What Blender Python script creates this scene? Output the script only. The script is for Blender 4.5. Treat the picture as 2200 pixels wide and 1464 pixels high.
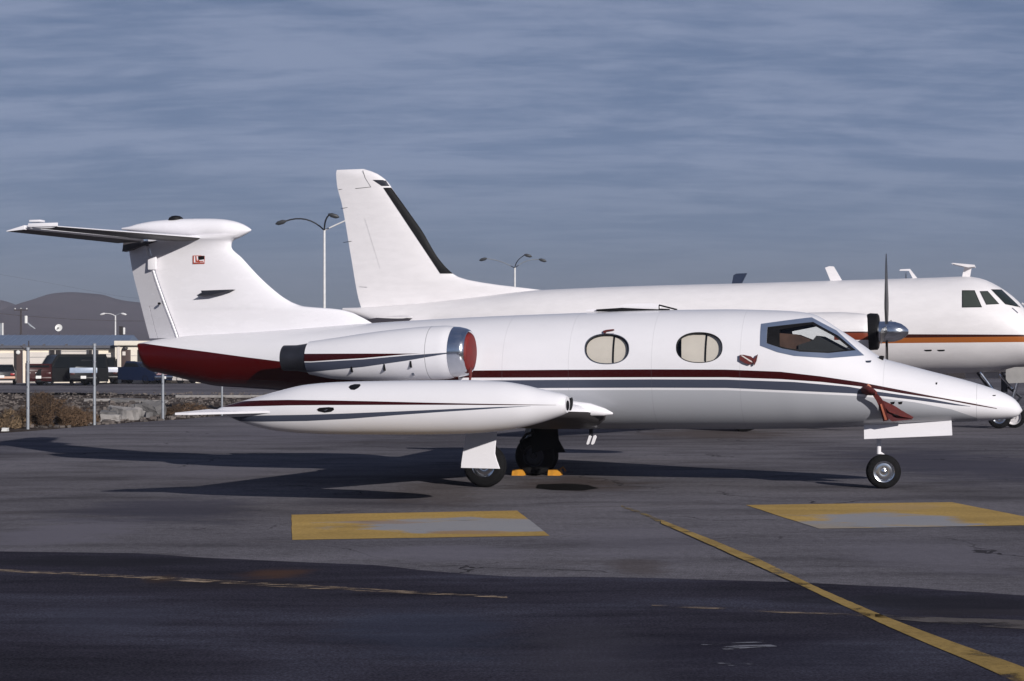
import bpy, bmesh, math, random
from mathutils import Vector, Matrix, noise
random.seed(7)
R = math.radians
for o in list(bpy.data.objects): bpy.data.objects.remove(o)
SC = bpy.context.scene
COL = SC.collection

# ------------------------------------------------------------------ camera
F = 3562.0; HC = 1.63; HY = 775.0          # focal (photo px), camera height (m), horizon row
cam = bpy.data.cameras.new('camera'); co = bpy.data.objects.new('camera', cam); COL.objects.link(co)
cam.sensor_width = 36; cam.lens = 36*F/2200; cam.shift_y = (HY-732)/2200
cam.clip_start = .1; cam.clip_end = 9000
co.location = (0, 0, HC); co.rotation_euler = (R(90), 0, 0)
SC.camera = co

# ------------------------------------------------------------------ light
SUNV = Vector((1.40, -2.52, 1.0)).normalized()
w = bpy.data.worlds.new('World'); SC.world = w; w.use_nodes = True
nt = w.node_tree; nt.nodes.clear()
def N(nt, t, **kw):
    n = nt.nodes.new('ShaderNode'+t)
    for k, v in kw.items(): setattr(n, k, v)
    return n
def M_(nt, op, a, b=None, c=None, clamp=False):
    n = nt.nodes.new('ShaderNodeMath'); n.operation = op; n.use_clamp = clamp
    for i, v in enumerate((a, b, c)):
        if v is None: continue
        if isinstance(v, (int, float)): n.inputs[i].default_value = v
        else: nt.links.new(v, n.inputs[i])
    return n.outputs[0]
def MIX(nt, f, a, b, bt='MIX'):
    n = nt.nodes.new('ShaderNodeMix'); n.data_type = 'RGBA'; n.blend_type = bt
    for s, v in ((n.inputs[0], f), (n.inputs[6], a), (n.inputs[7], b)):
        if isinstance(v, (int, float)): s.default_value = v
        elif isinstance(v, tuple): s.default_value = (*v, 1)
        else: nt.links.new(v, s)
    return n.outputs[2]
def RAMP(nt, f, stops, interp='LINEAR'):
    n = nt.nodes.new('ShaderNodeValToRGB'); e = n.color_ramp.elements; n.color_ramp.interpolation = interp
    while len(e) < len(stops): e.new(.5)
    for i, (p, c) in enumerate(stops):
        e[i].position = p; e[i].color = (c, c, c, 1) if isinstance(c, (int, float)) else (*c, 1)
    nt.links.new(f, n.inputs[0]); return n.outputs[0]
def SMOOTH(nt, f, a, b):
    n = nt.nodes.new('ShaderNodeMapRange'); n.interpolation_type = 'SMOOTHSTEP'
    nt.links.new(f, n.inputs[0]); n.inputs[1].default_value = a; n.inputs[2].default_value = b
    return n.outputs[0]
def NOISE(nt, vec, scale, detail=4, rough=.55, dist=0.):
    n = nt.nodes.new('ShaderNodeTexNoise'); n.inputs['Scale'].default_value = scale
    n.inputs['Detail'].default_value = detail; n.inputs['Roughness'].default_value = rough
    n.inputs['Distortion'].default_value = dist
    if vec is not None: nt.links.new(vec, n.inputs['Vector'])
    return n.outputs[0]
def MAPV(nt, vec, sc=(1, 1, 1), rot=(0, 0, 0), loc=(0, 0, 0)):
    n = nt.nodes.new('ShaderNodeMapping'); nt.links.new(vec, n.inputs[0])
    n.inputs['Scale'].default_value = sc; n.inputs['Rotation'].default_value = rot; n.inputs['Location'].default_value = loc
    return n.outputs[0]
sky = N(nt, 'TexSky', sky_type='NISHITA', sun_disc=False)
sky.sun_elevation = math.asin(SUNV.z); sky.sun_rotation = math.atan2(SUNV.x, SUNV.y)
sky.air_density = 1.0; sky.dust_density = .6
tc = N(nt, 'TexCoord'); sep = N(nt, 'SeparateXYZ'); nt.links.new(tc.outputs['Generated'], sep.inputs[0])
zz = sep.outputs[2]; zc = M_(nt, 'MAXIMUM', zz, 0.0)
den = M_(nt, 'ADD', zc, .16)
cmb = N(nt, 'CombineXYZ')
nt.links.new(M_(nt, 'DIVIDE', sep.outputs[0], den), cmb.inputs[0])
nt.links.new(M_(nt, 'DIVIDE', sep.outputs[1], den), cmb.inputs[1])
cv = cmb.outputs[0]
n1 = NOISE(nt, MAPV(nt, cv, (1.2, 2.3, 1), (0, 0, R(5))), 1.5, 7, .60, .5)
n3 = NOISE(nt, MAPV(nt, cv, (2.2, 7, 1), (0, 0, R(8)), (5, 1, 0)), 2.4, 6, .6, .6)
n2 = NOISE(nt, MAPV(nt, cv, (1.4, 8, 1), (0, 0, R(-5)), (3, 7, 0)), 1.3, 6, .55, .4)
cl = M_(nt, 'ADD', M_(nt, 'ADD', M_(nt, 'MULTIPLY', n1, .52), M_(nt, 'MULTIPLY', n2, .24)), M_(nt, 'MULTIPLY', n3, .24))
cl = SMOOTH(nt, cl, .40, .60)
grad = RAMP(nt, M_(nt, 'MULTIPLY', zc, 1.6, clamp=True), [(0, (.088, .106, .142)), (.04, (.094, .130, .182)), (.12, (.128, .186, .300)), (.20, (.150, .214, .355)), (.32, (.148, .210, .350)), (.6, (.095, .138, .25)), (1, (.052, .080, .165))])
lite = MIX(nt, SMOOTH(nt, zz, .0, .16), (.0, .0, .0), (.074, .066, .066))
dark = MIX(nt, 1.0, grad, MIX(nt, SMOOTH(nt, zz, .0, .2), (.99, .99, .99), (.84, .87, .90)), 'MULTIPLY')
cloud = MIX(nt, cl, dark, MIX(nt, 1.0, grad, lite, 'ADD'))
cloud = MIX(nt, 1.0, cloud, (10., 10., 10.), 'MULTIPLY')     # background strength is .1
for n in nt.nodes:
    if n.type == 'MIX': n.clamp_result = False
# thin cloud sheet near the horizon, opening to blue overhead
cover = M_(nt, 'SUBTRACT', .97, M_(nt, 'MULTIPLY', SMOOTH(nt, zz, .25, .75), .12))
bg = N(nt, 'Background'); bg.inputs[1].default_value = .1
nt.links.new(MIX(nt, cover, sky.outputs[0], cloud), bg.inputs[0])
wo = N(nt, 'OutputWorld'); nt.links.new(bg.outputs[0], wo.inputs[0])

sl = bpy.data.lights.new('sun', 'SUN'); sl.energy = 4.85; sl.angle = R(.55); sl.color = (1, .952, .915)
so = bpy.data.objects.new('sun', sl); COL.objects.link(so)
so.rotation_euler = (-SUNV).to_track_quat('-Z', 'Y').to_euler(); so.location = (30, -50, 40)
SC.view_settings.view_transform = 'Standard'; SC.view_settings.look = 'None'
SC.view_settings.exposure = 0.; SC.view_settings.gamma = 1; SC.view_settings.use_curve_mapping = False

# ------------------------------------------------------------------ helpers
def link(o, parent=None):
    COL.objects.link(o)
    if parent is not None: o.parent = parent
    return o
def tag(o, label=None, cat=None, group=None, kind=None):
    if label: o['label'] = label
    if cat: o['category'] = cat
    if group: o['group'] = group
    if kind: o['kind'] = kind
    return o
def thing(name, label, cat, loc=(0, 0, 0), rz=0, group=None):
    o = bpy.data.objects.new(name, None); o.location = loc; o.rotation_euler = (0, 0, rz); o.empty_display_size = .3
    link(o); return tag(o, label, cat, group)
def mesh_obj(name, verts, faces, mat, parent=None, smooth=False, sharp=35):
    me = bpy.data.meshes.new(name); me.from_pydata([tuple(v) for v in verts], [], faces); me.update()
    return fin_obj(name, me, mat, parent, smooth, sharp)
def fin_obj(name, me, mat, parent=None, smooth=False, sharp=35):
    bm = bmesh.new(); bm.from_mesh(me); bmesh.ops.recalc_face_normals(bm, faces=bm.faces); bm.to_mesh(me); bm.free()
    for m in (mat if isinstance(mat, (list, tuple)) else [mat]): me.materials.append(m)
    if smooth:
        me.polygons.foreach_set('use_smooth', [True]*len(me.polygons)); me.set_sharp_from_angle(angle=R(sharp))
    o = bpy.data.objects.new(name, me); return link(o, parent)
def bm_obj(name, bm, mat, parent=None, smooth=False, sharp=35):
    me = bpy.data.meshes.new(name); bm.to_mesh(me); bm.free()
    return fin_obj(name, me, mat, parent, smooth, sharp)
class MB:
    """collects primitives into one mesh"""
    def __init__(s): s.v = []; s.f = []
    def add(s, vs, fs):
        b = len(s.v); s.v += [tuple(v) for v in vs]; s.f += [tuple(b+i for i in f) for f in fs]; return s
    def box(s, c, d, M=None):
        vs = [Vector((c[0]+d[0]*x/2, c[1]+d[1]*y/2, c[2]+d[2]*z/2)) for x in (-1, 1) for y in (-1, 1) for z in (-1, 1)]
        if M is not None: vs = [M @ v for v in vs]
        return s.add(vs, [(0, 1, 3, 2), (4, 6, 7, 5), (0, 4, 5, 1), (2, 3, 7, 6), (0, 2, 6, 4), (1, 5, 7, 3)])
    def prism(s, poly, a, b, ax='y'):
        """polygon in (x,z) extruded from y=a to y=b ; a,b may be lists per vertex"""
        n = len(poly); A = a if isinstance(a, (list, tuple)) else [a]*n; B = b if isinstance(b, (list, tuple)) else [b]*n
        if ax == 'y': vs = [(p[0], A[i], p[1]) for i, p in enumerate(poly)]+[(p[0], B[i], p[1]) for i, p in enumerate(poly)]
        elif ax == 'x': vs = [(A[i], p[0], p[1]) for i, p in enumerate(poly)]+[(B[i], p[0], p[1]) for i, p in enumerate(poly)]
        else: vs = [(p[0], p[1], A[i]) for i, p in enumerate(poly)]+[(p[0], p[1], B[i]) for i, p in enumerate(poly)]
        return s.add(vs, [tuple(range(n)), tuple(range(2*n-1, n-1, -1))]+[(i, (i+1) % n, n+(i+1) % n, n+i) for i in range(n)])
    def tube(s, pts, r, n=8, cap=True):
        pts = [Vector(p) for p in pts]; rs = r if isinstance(r, (list, tuple)) else [r]*len(pts); vs = []; fs = []
        for i, p in enumerate(pts):
            t = (pts[min(i+1, len(pts)-1)]-pts[max(i-1, 0)]).normalized()
            u = t.orthogonal().normalized() if i == 0 else (u-t*u.dot(t)).normalized()
            v = t.cross(u)
            for k in range(n):
                a = 2*math.pi*k/n; vs.append(p+(u*math.cos(a)+v*math.sin(a))*rs[i])
        for i in range(len(pts)-1):
            for k in range(n): fs.append((i*n+k, i*n+(k+1) % n, (i+1)*n+(k+1) % n, (i+1)*n+k))
        if cap: fs += [tuple(range(n-1, -1, -1)), tuple(range((len(pts)-1)*n, len(pts)*n))]
        return s.add(vs, fs)
    def lathe(s, prof, c, axis=(0, 1, 0), n=24, cap=True):
        """prof: (offset along axis, radius)"""
        ax = Vector(axis).normalized(); u = ax.orthogonal().normalized(); v = ax.cross(u); c = Vector(c); vs = []; fs = []
        for (h, r) in prof:
            for k in range(n):
                a = 2*math.pi*k/n; vs.append(c+ax*h+(u*math.cos(a)+v*math.sin(a))*r)
        for i in range(len(prof)-1):
            for k in range(n): fs.append((i*n+k, i*n+(k+1) % n, (i+1)*n+(k+1) % n, (i+1)*n+k))
        if cap: fs += [tuple(range(n)), tuple(range((len(prof)-1)*n, len(prof)*n))]
        return s.add(vs, fs)
    def build(s, name, mat, parent=None, smooth=False, sharp=35, bevel=0):
        me = bpy.data.meshes.new(name); me.from_pydata(s.v, [], s.f); me.update()
        if bevel:
            bm = bmesh.new(); bm.from_mesh(me)
            bmesh.ops.bevel(bm, geom=bm.edges[:], offset=bevel, segments=2, affect='EDGES', profile=.6)
            bm.to_mesh(me); bm.free(); smooth = True
        return fin_obj(name, me, mat, parent, smooth, sharp)
def pchip(xs, ys):
    n = len(xs); h = [xs[i+1]-xs[i] for i in range(n-1)]; d = [(ys[i+1]-ys[i])/h[i] for i in range(n-1)]
    m = [d[0]]
    for i in range(1, n-1):
        m.append(0 if d[i-1]*d[i] <= 0 else 3*(h[i-1]+h[i])/((2*h[i]+h[i-1])/d[i-1]+(h[i]+2*h[i-1])/d[i]))
    m.append(d[-1])
    def f(x):
        if x <= xs[0]: return ys[0]
        if x >= xs[-1]: return ys[-1]
        i = 0
        while x > xs[i+1]: i += 1
        t = (x-xs[i])/h[i]
        return (1+2*t)*(1-t)**2*ys[i]+t*(1-t)**2*h[i]*m[i]+t*t*(3-2*t)*ys[i+1]+t*t*(t-1)*h[i]*m[i+1]
    return f
class Frame:
    """a parked thing's own axes: forward x, port y, up z; inv() gives where a sight line meets a plane y=const"""
    def __init__(s, ox, oy, yaw):
        s.c, s.s = math.cos(yaw), math.sin(yaw); s.o = (ox, oy); s.yaw = yaw
    def inv(s, px, py, yl=0.):
        dx, dz = (px-1100)/F, (HY-py)/F
        t = (s.o[0]*s.s+s.o[1]*s.c+yl)/(dx*s.s+s.c)
        return t*(dx*s.c-s.s)-(s.o[0]*s.c-s.o[1]*s.s), HC+t*dz
def G(px, py, z=0.):
    t = (HC-z)*F/(py-HY); return Vector(((px-1100)/F*t, t, z))
def AT(px, Y): return (px-1100)/F*Y
def ZT(py, Y): return HC+(HY-py)/F*Y

# ------------------------------------------------------------------ materials
def newmat(name):
    m = bpy.data.materials.new(name); m.use_nodes = True; t = m.node_tree
    return m, t, t.nodes['Principled BSDF']
def simple(name, col, rough=.6, metal=0., var=.12, scale=6., spec=.5, bump=0.):
    m, t, b = newmat(name); tcn = N(t, 'TexCoord')
    nz = NOISE(t, tcn.outputs['Object'], scale, 5)
    k = RAMP(t, nz, [(.3, 1-var), (.7, 1+var*.3)])
    c = MIX(t, 1.0, tuple(col), k, 'MULTIPLY'); t.links.new(c, b.inputs['Base Color'])
    t.links.new(M_(t, 'ADD', rough-.06, M_(t, 'MULTIPLY', nz, .12)), b.inputs['Roughness'])
    b.inputs['Metallic'].default_value = metal; b.inputs['Specular IOR Level'].default_value = spec
    if bump:
        bn = N(t, 'Bump'); bn.inputs['Strength'].default_value = bump; bn.inputs['Distance'].default_value = .02
        t.links.new(NOISE(t, tcn.outputs['Object'], scale*4, 4), bn.inputs['Height']); t.links.new(bn.outputs[0], b.inputs['Normal'])
    return m
def curve_of(t, xsock, pts):
    """piecewise curve z(x) as a node; returns socket in metres"""
    x0, x1 = pts[0][0], pts[-1][0]; z0 = min(p[1] for p in pts)-.01; z1 = max(p[1] for p in pts)+.01
    n = N(t, 'FloatCurve'); c = n.mapping.curves[0]
    while len(c.points) < len(pts): c.points.new(.5, .5)
    for i, (x, z) in enumerate(pts):
        c.points[i].location = ((x-x0)/(x1-x0), (z-z0)/(z1-z0)); c.points[i].handle_type = 'VECTOR'
    n.mapping.update()
    t.links.new(M_(t, 'DIVIDE', M_(t, 'SUBTRACT', xsock, x0), x1-x0, clamp=True), n.inputs['Value'])
    return M_(t, 'ADD', M_(t, 'MULTIPLY', n.outputs[0], z1-z0), z0)
def paint_mat(name, base, bands, rough=.22, dirt=.05, lines=()):
    """bands: (colour, xmin, xmax, lower curve, upper curve) painted on the skin, object space"""
    m, t, b = newmat(name); tcn = N(t, 'TexCoord'); sp = N(t, 'SeparateXYZ'); t.links.new(tcn.outputs['Object'], sp.inputs[0])
    X, Y, Z = sp.outputs
    nz = NOISE(t, MAPV(t, tcn.outputs['Object'], (1, 1, 3)), 2.2, 6, .6)
    nf = NOISE(t, tcn.outputs['Object'], 30, 4, .6)
    col = MIX(t, 1.0, tuple(base), RAMP(t, nz, [(.35, 1-dirt), (.65, 1.0)]), 'MULTIPLY')
    col = MIX(t, 1.0, col, RAMP(t, nf, [(.25, 1-dirt*1.5), (.4, 1.0)]), 'MULTIPLY')
    for (c, xa, xb, lo, hi) in bands:
        f = M_(t, 'MULTIPLY', M_(t, 'GREATER_THAN', X, xa), M_(t, 'LESS_THAN', X, xb))
        if lo: f = M_(t, 'MULTIPLY', f, M_(t, 'GREATER_THAN', Z, curve_of(t, X, lo)))
        if hi: f = M_(t, 'MULTIPLY', f, M_(t, 'LESS_THAN', Z, curve_of(t, X, hi)))
        col = MIX(t, f, col, tuple(c))
    for (xl, k) in lines:     # panel joints
        f = M_(t, 'LESS_THAN', M_(t, 'ABSOLUTE', M_(t, 'SUBTRACT', X, xl)), .0035)
        col = MIX(t, M_(t, 'MULTIPLY', f, k), col, (.12, .12, .13))
    t.links.new(col, b.inputs['Base Color'])
    t.links.new(M_(t, 'ADD', rough, M_(t, 'MULTIPLY', nz, .10)), b.inputs['Roughness'])
    b.inputs['Specular IOR Level'].default_value = .32
    bn = N(t, 'Bump'); bn.inputs['Strength'].default_value = .12; bn.inputs['Distance'].default_value = .012
    t.links.new(NOISE(t, MAPV(t, tcn.outputs['Object'], (1, 1, 1)), 3.5, 2), bn.inputs['Height']); t.links.new(bn.outputs[0], b.inputs['Normal'])
    return m
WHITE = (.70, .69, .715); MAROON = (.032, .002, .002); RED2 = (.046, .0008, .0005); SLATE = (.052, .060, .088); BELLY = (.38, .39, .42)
m_white = paint_mat('white_paint', (.77, .755, .785), [], .22, .03)
m_shade = simple('slate_paint', (.11, .14, .21), .3, 0, .06)
m_black = simple('black_rubber_paint', (.006, .006, .007), .6, 0, .3, spec=.2)
m_tyre = simple('tyre_rubber', (.008, .008, .009), .85, 0, .4, 20, spec=.15)
m_metal = simple('polished_metal', (.75, .77, .80), .16, 1, .08)
m_steel = simple('brushed_steel', (.42, .43, .46), .35, 1, .2)
m_exh = simple('burnt_exhaust_metal', (.05, .052, .065), .42, .6, .35, 4)
m_red = simple('red_cover', (.15, .006, .004), .7, 0, .3, 12)
m_redf = simple('red_fabric', (.10, .010, .009), .8, 0, .35, 18)
m_shadeblind = simple('beige_blind', (.74, .64, .56), .7, 0, .06)
m_orange = simple('orange_rubber_block', (.62, .27, .02), .7, 0, .4, 9)
m_interior = simple('dark_cabin_lining', (.03, .03, .032), .8, 0, .3)
m_seat = simple('brown_leather', (.12, .060, .040), .6, 0, .5, 5)
m_under = simple('underside_shade_grey', (.055, .05, .052), .5, 0, .15, 3)  # shade below wings and tail put into a dark grey colour
m_belly = simple('belly_shade_grey', (.12, .115, .115), .35, 0, .1)  # shadow beneath the wing put into the belly fairing's colour
m_glassd = simple('dark_glass', (.02, .026, .024), .08, 0, .1)
m_glassg = simple('green_grey_glass', (.050, .058, .050), .1, 0, .1)
def glass(name, tint=(.85, .88, .88)):
    m = bpy.data.materials.new(name); m.use_nodes = True; t = m.node_tree; t.nodes.clear()
    o = N(t, 'OutputMaterial'); tr = N(t, 'BsdfTransparent'); tr.inputs[0].default_value = (*tint, 1)
    g = N(t, 'BsdfGlossy'); g.inputs['Roughness'].default_value = .03; lw = N(t, 'LayerWeight'); lw.inputs[0].default_value = .5
    mx = N(t, 'MixShader'); t.links.new(M_(t, 'ADD', .045, M_(t, 'MULTIPLY', M_(t, 'POWER', lw.outputs['Facing'], 4), .7)), mx.inputs[0]); t.links.new(tr.outputs[0], mx.inputs[1]); t.links.new(g.outputs[0], mx.inputs[2])
    t.links.new(mx.outputs[0], o.inputs[0]); return m
m_glass = glass('clear_acrylic')

def blob(t, P, c, col, px0, py0, px1, py1, k=.7, warp=.9, soft=.7, seed=0.):
    """a stain of its own shape on the ground, given by its extents in the photo"""
    a, b_ = G(px0, (py0+py1)/2), G(px1, (py0+py1)/2); u, v = G((px0+px1)/2, py0), G((px0+px1)/2, py1)
    cx, cy = (a.x+b_.x)/2, (u.y+v.y)/2; rx, ry = abs(b_.x-a.x)/2, abs(u.y-v.y)/2
    q = MAPV(t, P, (1/rx, 1/ry, 0), loc=(-cx/rx, -cy/ry, 0))
    ln = N(t, 'VectorMath', operation='LENGTH'); t.links.new(q, ln.inputs[0])
    nz = NOISE(t, MAPV(t, P, (.7, 1.2, 1), loc=(seed, seed*2, 0)), 1.6, 6, .65, .5)
    d = M_(t, 'ADD', ln.outputs['Value'], M_(t, 'MULTIPLY', M_(t, 'SUBTRACT', nz, .5), warp*2))
    f = SMOOTH(t, d, 1.0, 1.0-soft)
    return MIX(t, M_(t, 'MULTIPLY', f, k), c, tuple(col))
def apron_mat():
    m, t, b = newmat('asphalt'); g = N(t, 'NewGeometry'); P = g.outputs['Position']
    big = NOISE(t, MAPV(t, P, (.55, 1.0, 1)), .16, 5, .6, .6)
    mid = NOISE(t, MAPV(t, P, (.5, 1.3, 1), loc=(9, 4, 0)), .9, 6, .65, .3)
    fine = NOISE(t, P, 14, 6, .7)
    grit = NOISE(t, P, 70, 3, .7)
    c = RAMP(t, big, [(.34, (.092, .087, .097)), (.5, (.138, .130, .142)), (.66, (.176, .166, .180))])
    c = MIX(t, 1.0, c, RAMP(t, mid, [(.33, .66), (.5, 1.0), (.68, 1.16)]), 'MULTIPLY')
    c = MIX(t, 1.0, c, RAMP(t, fine, [(.3, .72), (.62, 1.14)]), 'MULTIPLY')
    c = MIX(t, 1.0, c, RAMP(t, grit, [(.3, .58), (.5, 1.0), (.72, 1.6)]), 'MULTIPLY')
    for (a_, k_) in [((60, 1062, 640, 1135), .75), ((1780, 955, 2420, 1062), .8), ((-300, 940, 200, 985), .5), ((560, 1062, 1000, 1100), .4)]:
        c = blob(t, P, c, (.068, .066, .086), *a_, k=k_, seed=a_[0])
    for (a_, k_) in [((-100, 1110, 330, 1190), .7), ((700, 1165, 1200, 1215), .6), ((1150, 1120, 1600, 1215), .45), ((1750, 1150, 2300, 1250), .5), ((200, 985, 700, 1040), .5), ((300, 905, 1000, 960), .5)]:
        c = blob(t, P, c, (.165, .155, .180), *a_, k=k_, seed=a_[0])
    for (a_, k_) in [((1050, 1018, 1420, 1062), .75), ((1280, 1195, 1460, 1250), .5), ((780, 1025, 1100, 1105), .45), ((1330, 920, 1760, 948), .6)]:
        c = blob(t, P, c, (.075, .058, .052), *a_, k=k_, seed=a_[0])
    # brownish old stains
    st = RAMP(t, NOISE(t, MAPV(t, P, (.5, 1.6, 1), loc=(31, 2, 0)), .35, 5, .65, .8), [(.60, 0.), (.72, .5)])
    c = MIX(t, st, c, (.058, .048, .046))
    # cracks
    v = N(t, 'TexVoronoi', feature='DISTANCE_TO_EDGE'); v.inputs['Scale'].default_value = .22
    wv = N(t, 'VectorMath', operation='ADD'); t.links.new(P, wv.inputs[0])
    nn = N(t, 'TexNoise'); nn.inputs['Scale'].default_value = 1.3; nn.inputs['Detail'].default_value = 5; t.links.new(P, nn.inputs['Vector'])
    sc_ = N(t, 'VectorMath', operation='SCALE'); t.links.new(nn.outputs['Color'], sc_.inputs[0]); sc_.inputs['Scale'].default_value = 1.1
    t.links.new(sc_.outputs[0], wv.inputs[1]); t.links.new(wv.outputs[0], v.inputs['Vector'])
    ck = M_(t, 'LESS_THAN', v.outputs[0], .0035)
    ck = M_(t, 'MULTIPLY', ck, RAMP(t, NOISE(t, P, .3, 3), [(.47, 0.), (.56, .75)]))
    c = MIX(t, ck, c, (.02, .019, .021))
    t.links.new(c, b.inputs['Base Color']); b.inputs['Specular IOR Level'].default_value = 0.
    t.links.new(M_(t, 'ADD', .72, M_(t, 'MULTIPLY', mid, .2)), b.inputs['Roughness'])
    bn = N(t, 'Bump'); bn.inputs['Strength'].default_value = .45; bn.inputs['Distance'].default_value = .012
    t.links.new(M_(t, 'ADD', M_(t, 'MULTIPLY', fine, .6), M_(t, 'MULTIPLY', grit, .5)), bn.inputs['Height']); t.links.new(bn.outputs[0], b.inputs['Normal'])
    return m
def seal_mat():
    m, t, b = newmat('fresh_sealed_asphalt'); g = N(t, 'NewGeometry'); P = g.outputs['Position']
    big = NOISE(t, MAPV(t, P, (.5, 1.2, 1), loc=(5, 5, 0)), .5, 5, .6, .5)
    mid = NOISE(t, MAPV(t, P, (.35, 2.2, 1)), 1.7, 6, .65, .3)
    grit = NOISE(t, P, 60, 4, .7)
    c = RAMP(t, big, [(.32, (.028, .027, .036)), (.5, (.041, .039, .053)), (.68, (.064, .065, .088))])
    c = MIX(t, 1.0, c, RAMP(t, mid, [(.3, .72), (.5, 1.0), (.7, 1.18)]), 'MULTIPLY')
    c = MIX(t, 1.0, c, RAMP(t, grit, [(.3, .52), (.5, 1.0), (.72, 1.75)]), 'MULTIPLY')
    for (a_, c_, k_) in [((640, 1290, 1160, 1450), (.050, .060, .092), .42), ((1050, 1330, 1500, 1520), (.070, .068, .084), .4), ((0, 1290, 420, 1380), (.060, .062, .086), .4), ((1650, 1270, 2400, 1330), (.024, .024, .030), .7), ((-50, 1190, 560, 1228), (.024, .024, .030), .7), ((200, 1240, 800, 1275), (.030, .026, .028), .5),
                         ((490, 1219, 700, 1248), (.085, .048, .034), .8), ((290, 1234, 400, 1256), (.062, .042, .032), .75), ((1850, 1305, 2500, 1330), (.042, .038, .044), .6), ((1250, 1340, 2000, 1480), (.022, .021, .032), .5)]:
        c = blob(t, P, c, c_, *a_, k=k_, seed=a_[0]*.1)
    sp = RAMP(t, NOISE(t, MAPV(t, P, (1, 3, 1)), 5, 3, .7), [(.735, 0.), (.76, .5)])
    c = MIX(t, sp, c, (.16, .15, .15))
    t.links.new(c, b.inputs['Base Color']); b.inputs['Specular IOR Level'].default_value = 0.
    b.inputs['Roughness'].default_value = .85
    bn = N(t, 'Bump'); bn.inputs['Strength'].default_value = .4; bn.inputs['Distance'].default_value = .012
    t.links.new(grit, bn.inputs['Height']); t.links.new(bn.outputs[0], b.inputs['Normal'])
    return m
def worn_paint(name, col, blobs=None, scale=1.2, lo=.52, hi=.6, stretch=(.6, 2.5, 1), keep=1., grey=None):
    """road paint; where worn the sheet is see-through"""
    m = bpy.data.materials.new(name); m.use_nodes = True; t = m.node_tree; b = t.nodes['Principled BSDF']; out = t.nodes['Material Output']
    g = N(t, 'NewGeometry'); P = g.outputs['Position']
    f = NOISE(t, P, 25, 5, .7); f2 = NOISE(t, MAPV(t, P, stretch), scale, 6, .65, .3)
    c = MIX(t, 1.0, tuple(col), RAMP(t, f, [(.3, .72), (.6, 1.05)]), 'MULTIPLY')
    c = MIX(t, 1.0, c, RAMP(t, NOISE(t, MAPV(t, P, (.5, 1.5, 1)), 1.1, 4), [(.3, .75), (.65, 1.08)]), 'MULTIPLY')
    for (a_, c_, k_) in (blobs or []): c = blob(t, P, c, c_, *a_, k=k_, warp=1.15, soft=.4, seed=a_[0]*.01)
    t.links.new(c, b.inputs['Base Color']); b.inputs['Roughness'].default_value = .8; b.inputs['Specular IOR Level'].default_value = .05
    tr = N(t, 'BsdfTransparent'); mx = N(t, 'MixShader')
    fac = M_(t, 'MULTIPLY', RAMP(t, f2, [(lo, 0.), (hi, 1.)]), keep)
    chips = RAMP(t, NOISE(t, P, 40, 4, .75), [(.62, 0.), (.70, .5)])
    fac = M_(t, 'MAXIMUM', fac, chips)
    t.links.new(fac, mx.inputs[0]); t.links.new(b.outputs[0], mx.inputs[1]); t.links.new(tr.outputs[0], mx.inputs[2])
    t.links.new(mx.outputs[0], out.inputs[0]); return m
m_apron = apron_mat(); m_seal = seal_mat()

# ------------------------------------------------------------------ ground
def sheet(name, pts, z, mat, kind='structure', jag=0., step=.3, label=None):
    pts = [Vector((p[0], p[1], z)) for p in pts]
    if jag:
        out = []
        for i, p in enumerate(pts):
            q = pts[(i+1) % len(pts)]; n = max(1, min(200, int((q-p).length/step)))
            d = (q-p).normalized(); nn = Vector((-d.y, d.x, 0))
            for k in range(n):
                r = p.lerp(q, k/n)
                j = noise.noise(r*1.3)*jag+noise.noise(r*5.)*jag*.4 if k else 0
                out.append(r+nn*j)
        pts = out
    bm = bmesh.new(); f = bm.faces.new([bm.verts.new(p) for p in pts])
    if f.normal.z < 0: f.normal_flip()
    bmesh.ops.triangulate(bm, faces=bm.faces)
    me = bpy.data.meshes.new(name); bm.to_mesh(me); bm.free(); me.materials.append(mat)
    o = link(bpy.data.objects.new(name, me)); return tag(o, label, None, None, kind)
def dirt_mat():
    m, t, b = newmat('dry_dirt'); g = N(t, 'NewGeometry'); P = g.outputs['Position']
    a = NOISE(t, P, .35, 6, .65, .5); f = NOISE(t, P, 3.5, 6, .7)
    c = RAMP(t, a, [(.3, (.045, .034, .029)), (.5, (.075, .060, .052)), (.7, (.115, .105, .098))])
    c = MIX(t, 1.0, c, RAMP(t, f, [(.3, .55), (.6, 1.15)]), 'MULTIPLY')
    t.links.new(c, b.inputs['Base Color']); b.inputs['Roughness'].default_value = .95; b.inputs['Specular IOR Level'].default_value = 0.
    bn = N(t, 'Bump'); bn.inputs['Strength'].default_value = .6; bn.inputs['Distance'].default_value = .08
    t.links.new(f, bn.inputs['Height']); t.links.new(bn.outputs[0], b.inputs['Normal']); return m
m_dirt = dirt_mat()
sheet('ground', [(-1550, -80), (1550, -80), (1550, 1500), (-1550, 1500)], -.008, m_dirt)
edgeL = [G(-700, 990), G(-300, 955), G(0, 931), G(100, 924), G(205, 914), G(300, 907), G(400, 901), G(480, 893)]
apron = [(-60, -40), (-60, 20)] + [(p.x, p.y) for p in edgeL] + [(-1, 75), (60, 95), (140, 100), (140, -40)]
sheet('apron', apron, 0, m_apron, jag=.12, step=.8)
sheet('car_park', [(-120, 84), (-22, 84), (-14, 76), (60, 88), (60, 150), (-120, 150)], -.002, m_apron, jag=.3, step=2)
# sealed strip in the foreground
top = [(-200, 1178), (0, 1186), (150, 1188), (300, 1190), (520, 1203), (800, 1215), (960, 1231), (1100, 1240), (1400, 1243), (1700, 1252), (1950, 1263), (2200, 1281), (2500, 1305)]
sheet('sealed_apron_strip', [G(*p) for p in top]+[G(2600, 2400), G(2600, 4500), G(-400, 4500), G(-300, 2400)], .004, m_seal, jag=.05, step=.25)
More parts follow.
